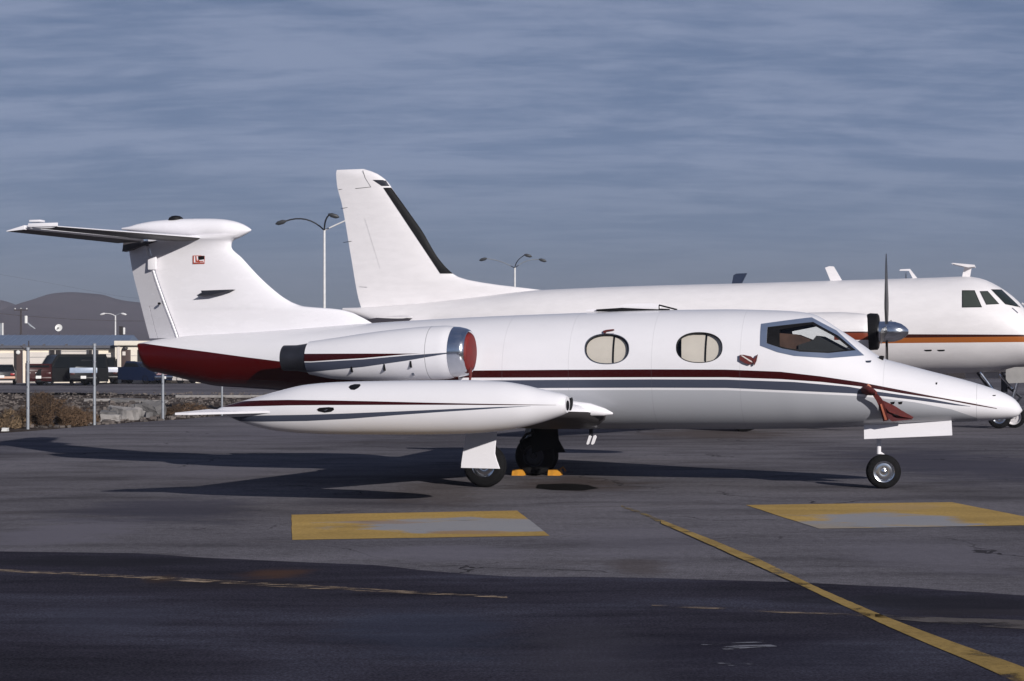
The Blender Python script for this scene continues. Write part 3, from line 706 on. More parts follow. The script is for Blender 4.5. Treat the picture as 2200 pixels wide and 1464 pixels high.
# ---- engines
def nac(side):
    yc = side*1.16
    cent = [(668, 769.5, 36), (720, 770.5, 44.5), (780, 767.5, 50.5), (850, 763, 55), (915, 759.5, 57.5), (960, 757.5, 57.5), (978, 757, 55)]
    st = []
    for (px, py, r) in cent:
        x, zt = inv(px, py-r, -1.16); _, zb = inv(px, py+r, -1.16); st.append((x, zt, zb, (zt-zb)/2*.98))
    B = Body(st, 2.0, 2.0); vs, fs = B.grid(40, 40); vs = [(v[0], v[1]+yc, v[2]) for v in vs]
    def nS(px, py):
        y = -1.16-.3
        for _ in range(10):
            x, z = inv(px, py, y); y = -1.16-B.halfw(x, z)
        return x, z
    q = lambda pts: sorted(nS(*p) for p in pts)
    def ext(c): return [(c[0][0]-2, c[0][1])]+c+[(c[-1][0]+2, c[-1][1])]
    rh = ext(q([(668, 760.5), (780, 760), (870, 760), (905, 760)])); rl = ext(q([(668, 777), (780, 770), (870, 762), (905, 760)]))
    gh = ext(q([(668, 779), (780, 772.5), (870, 764.5), (975, 757)])); gl = ext(q([(668, 800), (780, 789), (870, 776), (975, 758)]))
    m = paint_mat('nacelle_livery', WHITE, [(MAROON, -99, nS(905, 760)[0], rl, rh), (SLATE, -99, nS(975, 758)[0], gl, gh)], .2, .03, lines=[(nS(912, 750)[0], .8)])
    e = mesh_obj('engine_nacelle', vs, fs, m, jet, True, 50)
    # lip
    xl, zc_ = inv(978, 757, -1.16); rr = B.fw(xl)/.98; ry_ = rr
    MB().lathe([(0, ry_), (.07, ry_*.985), (.15, ry_*.93), (.195, ry_*.87), (.205, ry_*.82), (.19, ry_*.76), (.02, ry_*.74)], (xl, yc, zc_), (1, 0, 0), 48).build('intake_lip', m_metal, e, True, 60)
    # cover: red padded disc
    MB().lathe([(.05, 0.0), (.05, ry_*.72), (.19, ry_*.745), (.218, ry_*.72), (.232, ry_*.6), (.238, 0)], (xl, yc, zc_), (1, 0, 0), 36).build('intake_cover', m_red, e, True, 60)
    if side < 0:
        ct = [(xl+.22, yc-.05, zc_-ry_*.6), (xl+.23, yc-.06, zc_-ry_*.9), (xl+.22, yc-.06, zc_-ry_*1.12)]
        MB().tube(ct, [.03, .022, .014], 6).build('cover_strap', m_redf, e)
        for (px, py, h) in ((755, 794, 6), (825, 789.5, 7.5), (882, 783, 7)):
            a, zt_ = nS(px, py-h); b, zb_2 = nS(px, py+h); ya = -1.16-B.halfw(a, (zt_+zb_2)/2)
            MB().box((a, ya-.0, (zt_+zb_2)/2), (.022, .035, zt_-zb_2)).build('drain_louvre', m_black, e)
        a, zt_ = nS(888, 804); ya = -1.16-B.halfw(a, zt_)
        MB().box((a, ya, zt_), (.03, .03, .04)).box((a+.08, ya+.006, zt_+.014), (.15, .012, .012)).build('latch', m_steel, e)
    # exhaust
    xe_, ze = inv(668, 768, -1.16); xo, zo = inv(609, 768, -1.16); r1 = B.fw(xe_)*.93
    mb = MB(); mb.lathe([(0, r1*1.02), (-.10, r1*.93), (-.22, r1*.85), (xo-xe_, r1*.84), (xo-xe_, r1*.76), (-.1, r1*.7)], (xe_+.02, yc, ze-.01), (1, 0, 0), 36)
    mb.build('exhaust_nozzle', m_exh, e, True, 40)
    # pylon
    P = [inv(700, 748, -.8), inv(960, 742, -.8), inv(985, 752, -.8), inv(960, 768, -.8), inv(700, 772, -.8)]
    MB().prism(P, side*.45, side*.95).build('engine_pylon', m_white, jet, bevel=.02)
nac(-1); nac(1)

# ---- wings
LEr = inv(1290, 872, -.75)[0]
def wz(y): return .97+(abs(y)-.75)*.035
for sd in (-1, 1):
    W = [((LEr+.05, sd*.3, .88), 3.0, .11), ((LEr+.02, sd*.70, .93), 2.9, .11), ((LEr-.12, sd*.95, .97), 2.6, .11), ((LEr-1.25, sd*4.95, wz(4.95)+.02), 1.45, .10)]
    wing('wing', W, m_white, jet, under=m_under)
    MB().lathe([(-.05, .05), (.01, .085), (.02, .05), (.025, 0)], (inv(1229, 866, -1.35)[0]-.02, sd*1.35, inv(1229, 868, -1.35)[1]), (1, 0, -.1), 16).build('dark_wing_disc', m_black, jet, True)  # small black disc at the wing leading edge
    # root fillet, a lit bulged fairing ahead of the wing root
    pts = [(LEr+.16, .74, .945, .012), (LEr+.06, .78, .965, .05), (LEr-.12, .83, .995, .085), (LEr-.45, .86, 1.01, .11), (LEr-1.4, .82, .97, .12)]
    if sd:
        MB().tube([(p[0], sd*p[1], p[2]) for p in pts], [p[3] for p in pts], 14).build('wing_root_fillet', m_white, jet, True, 60)
# keel fairing under the centre section
kb = Body([(inv(1330, 0, 0)[0], .86, .80, .05), (inv(1250, 0, 0)[0], .98, .745, .45), (inv(1150, 0, 0)[0], 1.0, .73, .62), (inv(1000, 0, 0)[0], 1.05, .735, .6), (inv(900, 0, 0)[0], 1.05, .80, .4), (inv(820, 0, 0)[0], 1.05, .95, .05)], 2.4, 2.4)
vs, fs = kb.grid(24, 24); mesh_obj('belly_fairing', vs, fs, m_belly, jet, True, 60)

# ---- tip tanks
def tank(side):
    yc = -5.05
    pr = [(458, 884.5, 886, .01), (480, 873.5, 890, .06), (510, 865, 903, .12), (540, 857, 913.5, .17), (600, 840, 926.5, .23), (660, 826.5, 931.5, .265), (720, 821.5, 933.5, .28), (800, 819, 934, .285), (900, 817.5, 934, .288), (1000, 817, 932, .285),
          (1080, 820, 925.5, .265), (1120, 826, 919, .245), (1160, 835.5, 909, .20), (1190, 842, 899.5, .165), (1214, 848.5, 890, .12), (1219, 852, 887, .10)]
    st = []
    for p in pr:
        x, zt = inv(p[0], p[1], yc); _, zb = inv(p[0], p[2], yc); st.append((x, zt, zb, p[3]))
    B = Body(st, 2.0, 2.0)
    def tS(px, py):
        y = yc-.25
        for _ in range(10):
            x, z = inv(px, py, y); y = yc-B.halfw(x, z)
        return x, z
    def ext(pts):
        c = sorted(tS(*p) for p in pts); return [(c[0][0]-1, c[0][1])]+c+[(c[-1][0]+1, c[-1][1])]
    rh = ext([(485, 868), (520, 862.5), (560, 860.5), (620, 859.5), (700, 860.5), (800, 862.5), (900, 865), (1000, 867.2), (1100, 869), (1195, 870.5)])
    rl = ext([(485, 875), (520, 874), (620, 871.5), (700, 870.8), (800, 870.5), (900, 870.2), (1000, 870.3), (1100, 871), (1195, 871)])
    gh = ext([(490, 897), (560, 893), (660, 891.5), (750, 888.5), (850, 884.5), (950, 880), (1050, 875.5), (1140, 872.5)])
    gl = ext([(490, 905), (560, 906.5), (660, 905), (750, 900.5), (850, 892.5), (950, 885.5), (1050, 879), (1140, 873)])
    m = paint_mat('tank_livery', WHITE, [(MAROON, -99, tS(1195, 870.7)[0], rl, rh), (SLATE, -99, tS(1140, 873)[0], gl, gh)], .18, .02)
    vs, fs = B.grid(90, 48); vs = [(v[0], side*(abs(yc))+v[1], v[2]) for v in vs]
    t = mesh_obj('tip_tank', vs, fs, m, jet, True, 50)
    sy = lambda v: v if side < 0 else -v
    # aft horizontal fin
    def fp(px, py, y): x, z = inv(px, py, y); return (x, sy(y), z)
    y0, y1 = yc-.05, yc-.36
    zf = inv(450, 885, yc-.15)[1]
    A = [(inv(376, 890, y1)[0], y1, zf-.02), (inv(405, 889, y1)[0], y1, zf-.018), (inv(600, 882, yc-.2)[0], yc-.215, zf+.01), (inv(600, 882, yc)[0], yc, zf+.01), (inv(446, 884, yc)[0], yc, zf+.01)]
    mb = MB(); n = len(A)
    mb.add([(a[0], sy(a[1]), a[2]+.012) for a in A]+[(a[0], sy(a[1]), a[2]-.012) for a in A], [tuple(range(n)), tuple(range(2*n-1, n-1, -1))]+[(i, (i+1) % n, n+(i+1) % n, n+i) for i in range(n)])
    tf = mb.build('tank_fin', m_white, t); tf.data.materials.append(simple('maroon_fin_underside', MAROON, .3))
    for p_ in tf.data.polygons:
        if p_.normal.z < -.5: p_.material_index = 1
    # nose lens
    x, zt = inv(1219, 852, yc); _, zb = inv(1219, 887, yc)
    MB().lathe([(-.01, .055), (.008, .05), (.014, 0)], (x, sy(yc), (zt+zb)/2-.01), (1, 0, 0), 20).build('landing_light_lens', m_black, t, True)
    def cap(name, pts, mat, off=.004, par=t):
        P = [tS(*p) for p in pts]; cx = sum(p[0] for p in P)/len(P); cz = sum(p[1] for p in P)/len(P); vs = []; k = len(P)
        for s in (1, .5):
            for p in P:
                x_, z_ = cx+(p[0]-cx)*s, cz+(p[1]-cz)*s; vs.append((x_, sy(yc-B.halfw(x_, z_)-off), z_))
        vs.append((cx, sy(yc-B.halfw(cx, cz)-off), cz))
        f = [(i, (i+1) % k, k+(i+1) % k, k+i) for i in range(k)]+[(k+i, k+(i+1) % k, 2*k) for i in range(k)]
        return mesh_obj(name, vs, f, mat, par, True)
    cap('filler_recess', [(749, 832), (753, 828), (762, 825.5), (774, 825.5), (775, 829), (770, 834), (762, 838), (754, 837.5)], m_black)
    c2 = cap('filler_recess', [(681, 880), (686, 876.5), (706, 875), (717, 876), (718, 881), (712, 885), (698, 887), (684, 884)], m_black)
    cap('latch', [(696, 882), (703, 879), (705, 880), (700, 883.5)], m_metal, .009, c2)
tank(-1); tank(1)

# ---- landing gear
def wheel(name, c, r, wd, axis, parent, hub=.55, rim=m_metal):
    ax = Vector(axis).normalized()
    t = MB().lathe([(-wd/2, r*hub), (-wd/2, r*.80), (-wd*.42, r*.93), (-wd*.25, r*.995), (-wd*.12, r), (-wd*.10, r*.985), (-wd*.02, r*.985), (0, r), (wd*.02, r*.985), (wd*.10, r*.985), (wd*.12, r), (wd*.25, r*.995), (wd*.42, r*.93), (wd/2, r*.80), (wd/2, r*hub)], c, axis, 48, False).build('tyre', m_tyre, parent, True, 50)
    h = MB()
    for s in (-1, 1):
        h.lathe([(s*wd*.10, 0), (s*wd*.10, r*hub*.3), (s*wd*.22, r*hub*.34), (s*wd*.25, r*hub*.5), (s*wd*.20, r*hub*.78), (s*wd*.45, r*hub*.93), (s*wd*.47, r*hub), (s*wd*.2, r*hub)], c, axis, 32, False)
        h.lathe([(s*wd*.1, r*hub*.22), (s*wd*.46, r*hub*.2), (s*wd*.5, r*hub*.1), (s*wd*.5, 0)], c, axis, 16)
    h.build('rim', rim, parent, True, 40)
for sd in (-1, 1):
    yw = sd*1.255; g = bpy.data.objects.new('main_gear', None); link(g, jet)
    wheel('wheel', (0, yw, .28), .28, .17, (0, 1, 0), g, rim=m_metal if sd < 0 else m_exh)  # far rims get a darker metal, standing in for their shade
    if sd > 0: wheel('wheel', (0, yw-.22, .28), .28, .15, (0, 1, 0), g, rim=m_exh)
    leg = MB(); leg.tube([(0.02, yw-sd*.16, .28), (.02, yw-sd*.15, .95)], [.045, .06], 12); leg.tube([(0, yw, .28), (.0, yw-sd*.17, .28)], .03, 10)
    leg.tube([(-.03, yw-sd*.15, .7), (.05, yw-sd*.8, .95)], .03, 8); leg.tube([(-.05, yw-sd*.15, .34), (-.15, yw-sd*.15, .5), (-.07, yw-sd*.15, .64)], .014, 8)
    leg.build('strut', m_steel, g, True)
    yd = sd*1.36
    q = [(1003, 930), (1066, 930), (1063, 958), (1062, 975), (1066, 990), (1072, 1006), (992.5, 1004), (993, 996), (998, 962)]
    D = [inv(p[0], p[1], -1.36) for p in q]
    MB().prism(D, yd-.012, yd+.012).build('gear_door', m_white, g, bevel=.008)
    if sd > 0:      # inner side of the far gear as seen under the belly
        q = [(1141, 915), (1198, 915), (1200, 945), (1215, 972), (1196, 973), (1186, 962), (1143, 975)]
        D = [inv(p[0], p[1], .95) for p in q]
        MB().prism(D, .94, .97).build('wheel_well_door', m_black, g)
        hp = [inv(p[0], p[1], .9) for p in [(1147, 928), (1130, 934), (1119, 948), (1120, 965), (1130, 978)]]
        MB().tube([(p[0], .9, p[1]) for p in hp], .02, 8).build('brake_hose', m_black, g, True)
# nose gear
ng = bpy.data.objects.new('nose_gear', None); link(ng, jet)
nx, nz = inv(1898, 1012, 0); steer = R(-13)
axn = (math.sin(-R(17)+R(3)), math.cos(R(14)), 0)
wheel('wheel', (nx, 0, .218), .218, .12, axn, ng, .62)
sx, sz = inv(1889, 940, 0)
MB().tube([(sx, .0, .95), (inv(1888, 970)[0], 0, .44)], .028, 10).tube([(sx, 0, .46), (nx, .09, .42), (nx, .09, .22)], .02, 8).tube([(nx, .0, .218), (nx, .1, .218)], .018, 8).build('strut', m_white, ng, True)
q = [(1856.5, 905), (2043.5, 901), (2045.5, 935), (1857.5, 943)]
D = [inv(p[0], p[1], -.24) for p in q]
MB().prism(D, [-.24, -.24, -.27, -.27], [-.225, -.225, -.255, -.255]).build('gear_door', m_white, ng, bevel=.003)
D = [inv(p[0], p[1], -.26) for p in [(1866, 922), (1905, 924), (1930, 925), (1905, 926), (1866, 925)]]
# belly antenna: two pale paddles
x, z = inv(1270, 945, -.1); ba = MB().box((x, -.1, .70), (.05, .02, .14)).build('belly_antenna_mast', m_exh, jet)
for dx in (-4.5, 5.5):
    P = [inv(1270+dx+p[0], 945+p[1], -.1) for p in [(-4, 8), (1, -8), (3.5, -9), (5, -6), (0, 8), (-3, 10)]]
    MB().prism(P, -.12, -.08).build('antenna_paddle', m_white, ba, bevel=.004)

# ---- roof antenna rail
P = [inv(*p) for p in [(1285, 670), (1285, 665.5), (1340, 662), (1382, 664), (1440, 666), (1440, 670)]]
ra = MB().prism(P, -.10, .0).build('roof_antenna_rail', m_black, jet)
P = [inv(*p) for p in [(1262, 669.5), (1262, 666), (1284, 664.5), (1284, 670)]]
MB().prism(P, -.06, .0).build('antenna_cap', m_white, ra)
P = [inv(*p) for p in [(1332, 660), (1345, 655.5), (1400, 653.8), (1416, 655), (1416, 665), (1345, 663)]]
MB().prism(P, -.08, .06).build('antenna_fairing', m_white, ra, bevel=.01)
for a, b in (((1417, 656), (1456, 666)), ((1417, 656), (1417, 666)), ((1417, 665), (1440, 666))):
    pa, pb = inv(*a), inv(*b); MB().tube([(pa[0], -.04, pa[1]), (pb[0], -.04, pb[1])], .011, 6).build('antenna_brace', m_black, ra)

# ---- red covers (lift-off things)
def strap(name, pts, wd, mat, th=.006):
    """ribbon along px path lying just off the skin; pts (px,py,off)"""
    vs = []; c = []
    for (px, py, off) in pts:
        x, z = S(px, py); c.append(Vector((x, -(FB.halfw(x, z)+off), z)))
    fs = []
    for i, p in enumerate(c):
        d = (c[min(i+1, len(c)-1)]-c[max(i-1, 0)]).normalized(); s_ = d.cross(Vector((0, 1, 0))).normalized()*wd[i]/2
        t = Vector((0, -th, 0)); vs += [p-s_, p+s_, p+s_+t, p-s_+t]
    for i in range(len(c)-1):
        for k in range(4): fs.append((i*4+k, i*4+(k+1) % 4, i*4+4+(k+1) % 4, i*4+4+k))
    fs += [(0, 1, 2, 3), tuple(range(len(c)*4-4, len(c)*4))]
    M = Matrix.Translation((LJ.o[0], LJ.o[1], 0)) @ Matrix.Rotation(-LJ.yaw, 4, 'Z')
    o = mesh_obj(name, [M @ v for v in vs], fs, mat, None, True, 40)
    return o
Mw = Matrix.Translation((LJ.o[0], LJ.o[1], 0)) @ Matrix.Rotation(-LJ.yaw, 4, 'Z')
def jet_world(o): o.matrix_world = Mw; return o
pcr = thing('pitot_cover', 'dark red fabric pitot cover with long ribbon, hanging under the stripe near the nose', 'cover', (LJ.o[0], LJ.o[1], 0), -LJ.yaw)
def sp(px, py, off): x, z = S(px, py); return (x, -(FB.halfw(x, z)+off), z)
MB().tube([sp(1858, 838, -.02), sp(1864, 839, .06), sp(1876, 842, .15), sp(1885, 844, .20)], [.055, .06, .045, .02], 10).build('sleeve', m_redf, pcr, True)
MB().tube([sp(1862, 832, .02), sp(1866, 828, .05), sp(1871, 833, .06)], .018, 8).build('tie_knot', simple('pale_red_cord', (.5, .2, .13), .8), pcr, True)
for nm, pts, wd in (('ribbon', [(1880, 845, .17), (1890, 858, .12), (1896, 872, .08), (1900, 888, .08), (1905, 904, .10)], [.05, .07, .075, .07, .07]),
                    ('ribbon', [(1895, 862, .03), (1915, 878, .02), (1940, 890, .02), (1962, 898, .02)], [.03, .10, .07, .02])):
    o = strap(nm, pts, wd, m_redf); o.parent = pcr; o.matrix_parent_inverse = Mw.inverted()
o = strap('ribbon_loop', [(1898, 866, .025), (1906, 882, .02), (1920, 896, .02), (1960, 899, .02)], [.05, .14, .12, .03], simple('dark_red_fabric', (.07, .008, .01), .8)); o.parent = pcr; o.matrix_parent_inverse = Mw.inverted()
o = strap('flag_edge', [(1894, 868, .10), (1899, 884, .10), (1905, 902, .115)], [.02, .022, .028], simple('pale_red_fabric', (.55, .17, .10), .8)); o.parent = pcr; o.matrix_parent_inverse = Mw.inverted()
sc2 = thing('sensor_cover', 'small dark red vane cover with a white slash behind the cockpit window', 'cover', (LJ.o[0], LJ.o[1], 0), -LJ.yaw)
def skinpoly(name, pts, mat, par, off=.02, th=.02):
    P = [S(*p) for p in pts]; A = [-(FB.halfw(*p)+off) for p in P]; B_ = [a-th for a in A]
    return MB().prism(P, A, B_).build(name, mat, par)
skinpoly('cover_body', [(1590, 763), (1598, 762.5), (1614, 766), (1621, 772), (1619, 780), (1612, 784), (1600, 780), (1590, 774)], m_redf, sc2)
skinpoly('cover_slash', [(1592, 764), (1597, 764.5), (1616, 776), (1618, 779.5), (1612, 777)], simple('white_webbing', (.6, .55, .52), .8), sc2, .042, .003)
skinpoly('cover_tail', [(1619, 774), (1629, 761.5), (1626, 776), (1621.5, 785)], m_redf, sc2, .02, .03)
sc3 = thing('window_tie', 'short red tie clipped above the aft cabin window', 'cover', (LJ.o[0], LJ.o[1], 0), -LJ.yaw)
skinpoly('tie_strap', [(1297, 711), (1304, 709), (1319, 707.5), (1320.5, 710), (1305, 712.5), (1302, 716), (1297, 715)], m_redf, sc3, .005, .03)
skinpoly('tie_clip', [(1299, 716.5), (1320, 717), (1318, 719), (1298, 718.5)], m_steel, sc3, .003, .01)

# ---- chocks
ch = []
for i, (px, lab) in enumerate(((1116, 'orange wheel chock behind the far main wheel, left of the tyre'), (1193, 'orange wheel chock in front of the far main wheel, with a loose strap'))):
    p = G(px, 1021.5); t = thing('wheel_chock', lab, 'wheel chock', (p.x, p.y, 0), -R(17), 'orange chocks at the far main wheel')
    MB().prism([(-.085, .0), (-.075, .078), (.050, .082), (.075, .05), (.085, .0)], -.09, .09).build('block', m_orange, t, bevel=.004)
    MB().tube([(.05, -.02, .07), (.11, .02, .12), (.14, .05, .06)] if i else [(-.03, 0, .07), (0, .02, .09), (.03, 0, .07)], .014, 8).build('rope', simple('tan_rope', (.28, .15, .05), .9), t, True)

# ================================================================== REAR TURBOPROP
GI = Frame(9.48, 40.74, R(17)); ginv = GI.inv
tp = thing('turboprop_airliner', 'larger white twin turboprop with orange and brown cheatline parked behind the jet', 'airplane', (GI.o[0], GI.o[1], 0), -GI.yaw)
gp = [(2392, 748, 750, .01), (2375, 738, 758, .25), (2330, 722, 772, .52), (2270, 702, 784, .78), (2225, 683, 789, .93), (2205, 668, 790.5, .98), (2190, 650, 792, 1.02), (2160, 625, 795, 1.08), (2130, 607.5, 798, 1.13), (2105, 598, 800, 1.16), (2075, 594.5, 801.5, 1.18), (2000, 597, 803, 1.19),
      (1800, 603, 807, 1.19), (1600, 609, 811, 1.19), (1400, 614, 813, 1.19), (1240, 620, 806, 1.17), (1157, 624, 794, 1.08), (1031, 638, 765, .85), (906, 652, 730, .55), (840, 657, 707, .4), (775, 661, 683, .22), (737, 662, 669, .05)]
GB = Body([(ginv(p[0], p[1])[0], ginv(p[0], p[1])[1], ginv(p[0], p[2])[1], p[3]) for p in gp], 2.05, 2.1)
def GS(px, py): return GB.surf(GI, px, py)
def gc(pts):
    c = sorted(GS(*p) for p in pts); return [(c[0][0]-6, c[0][1])]+c+[(c[-1][0]+3, c[-1][1])]
ORNG = (.33, .10, .022); BRN = (.035, .008, .006)
GW = (.745, .72, .725)
bh = gc([(1500, 724), (1700, 721), (1953, 718.5), (2190, 719.5)]); bl = gc([(1500, 730), (1700, 728), (1953, 726), (2190, 723.5)]); ol = gc([(1500, 742), (1700, 740), (1953, 737.5), (2190, 735.5)])
m_gfus = paint_mat('turboprop_livery', GW, [(BRN, -99, 99, bl, bh), (ORNG, -99, 99, ol, bl)], .3, .06)
m_gwh = paint_mat('turboprop_white', (.77, .745, .755), [], .35, .06)
vs, fs = GB.grid(120, 64); mesh_obj('fuselage', vs, fs, m_gfus, tp, True, 60)
def gdense(pts): return [GS(*p) for p in pts]
for i, (q, mt) in enumerate([([(2067, 624), (2094, 624), (2110, 660.5), (2067, 661)], m_glassg), ([(2105, 626), (2122, 625.5), (2147, 653.5), (2119, 655)], m_glassg), ([(2129, 622), (2152, 622.5), (2193, 661), (2160, 654)], m_glassd)]):
    cx = sum(p[0] for p in q)/4; cy = sum(p[1] for p in q)/4
    o_ = [(cx+(p[0]-cx)*1.10, cy+(p[1]-cy)*1.10) for p in q]; i_ = q
    f_ = patch('cockpit_window', GB, gdense(q), None, mt, tp, -1, .004, n=32)
    inr = [(cx+(p[0]-cx)*.93, cy+(p[1]-cy)*.93) for p in q]
    patch('window_frame', GB, gdense(q), gdense(inr), m_black, f_, -1, .008, n=32, rows=1)
for px in (1994, 2022): patch('vent_slot', GB, gdense([(px-9, 752), (px+8, 751.5), (px+8, 755), (px-6, 755.5)]), None, m_black, tp, -1, .003, n=12)
MB().tube([(GS(2195, 655)[0], -1.02, GS(2195, 655)[1]), (GS(2204, 664)[0]+.05, -1.05, GS(2204, 664)[1])], .02, 6).build('drip_rail', m_gwh, tp)
# oval cabin windows along the side (mostly hidden by the near jet)
for px in (1330, 1420, 1510, 1600):
    e = [GS(px+17*math.cos(a*math.pi/12), 694+24*math.sin(a*math.pi/12)) for a in range(24)]
    patch('cabin_window', GB, e, None, m_glassd, tp, -1, .003, n=24)
# fin and rudder
gle = [(722+60, 364.2), (805, 371), (820, 380), (830, 388), (845, 409), (900, 486), (975, 590), (990, 597.5), (1040, 608), (1100, 616), (1170, 623)]
a = sorted([(ginv(*p)[1], ginv(*p)[0]) for p in gle]); gl_ = pchip([q[0] for q in a], [q[1] for q in a])
te = sorted([(ginv(*p)[1], ginv(*p)[0]) for p in [(724, 364), (722.5, 372), (724, 395), (735, 440), (755, 555), (770, 640), (777, 664)]]); gte = pchip([q[0] for q in te], [q[1] for q in te])
z0 = ginv(900, 664)[1]; z1 = ginv(760, 364.3)[1]
zl = [z0+(z1-z0)*(i/50) for i in range(51)]
gf = fin_section(zl, gl_, gte, lambda z: .20 if z < z1-.15 else .20*max(.15, ((z1-z)/.15)**.5), 'fin', m_gwh, tp)
def gfy(x, z):
    u = (gl_(z)-x)/max(.01, gl_(z)-gte(z)); us = [0, .01, .03, .07, .14, .25, .4, .6, .8, 1.0]; tt = [0, .30, .5, .7, .88, 1.0, .98, .78, .48, .10]
    u = min(1, max(0, u))
    for i in range(9):
        if us[i] <= u <= us[i+1]: return -.10*(tt[i]+(tt[i+1]-tt[i])*(u-us[i])/(us[i+1]-us[i]))
    return -.01
def finpatch(name, A, Bq, mat, par, n=20, off=.006, wrap=False):
    """quad strip between two edges given as pixel lines"""
    vs = []; fs = []; m = 5
    for i in range(n+1):
        t = i/n
        for k in range(m+1):
            s = k/m; px = (A[0][0]*(1-t)+A[1][0]*t)*(1-s)+(Bq[0][0]*(1-t)+Bq[1][0]*t)*s; py = (A[0][1]*(1-t)+A[1][1]*t)*(1-s)+(Bq[0][1]*(1-t)+Bq[1][1]*t)*s
            x, z = ginv(px, py, -.08); x = min(x, gl_(z)+.004); vs.append((x, gfy(x, z)-off, z))
    for i in range(n):
        for k in range(m): fs.append((i*(m+1)+k, i*(m+1)+k+1, (i+1)*(m+1)+k+1, (i+1)*(m+1)+k))
    return mesh_obj(name, vs, fs, mat, par, True, 60)
finpatch('deicing_boot', ((824, 404), (946, 588)), ((839, 403), (972, 588)), m_black, tp, 40, .014)
finpatch('antenna_panel', ((801, 387), (820, 400)), ((827, 387), (836, 400)), m_exh, tp, 6)
for a_, b_ in (((779.5, 366), (785, 383)), ((785, 383), (797, 402)), ((797, 402), (763, 405)), ((783, 470), (816, 577)), ((770, 616), (787, 617))):
    th = 1.2 if a_[1] < 410 else .5
    finpatch('panel_gap', (a_, b_), ((a_[0]+th, a_[1]+.6), (b_[0]+th, b_[1]+.9)), m_black if th > 1 else m_steel, tp, 8, .008)
for (px, py) in ((737, 405.5), (742, 446), (747, 519)):
    x, z = ginv(px, py); MB().tube([(x+.12, -.02, z), (x-.12, -.02, z-.03)], .008, 5).build('static_wick', m_exh, tp)
# tailplane (starboard and port)
for sd in (-1, 1):
    xt, zt = ginv(800, 683, -4.0); xlt = ginv(812, 683, -4.0)[0]; xr_, zr = ginv(905, 697, -.5)
    hr = xr_; c_r = 2.1; c_t = .95
    wing('tailplane', [((xr_+.2, sd*.35, zr), c_r, .10), ((ginv(850, 680, -2.2)[0]+.35, sd*2.2, (zr+zt)/2), 1.55, .10), ((xt+1.0, sd*3.85, zt), c_t, .11), ((xt+.9, sd*3.98, zt), c_t*.85, .06)], m_gwh, tp)
# wing
zw = 1.35
for sd in (-1, 1):
    wing('wing', [((-1.3, sd*.9, zw), 3.6, .14), ((-1.5, sd*3.6, zw+.15), 3.2, .13), ((-2.6, sd*11.9, zw+.75), 1.4, .11)], m_gwh, tp)
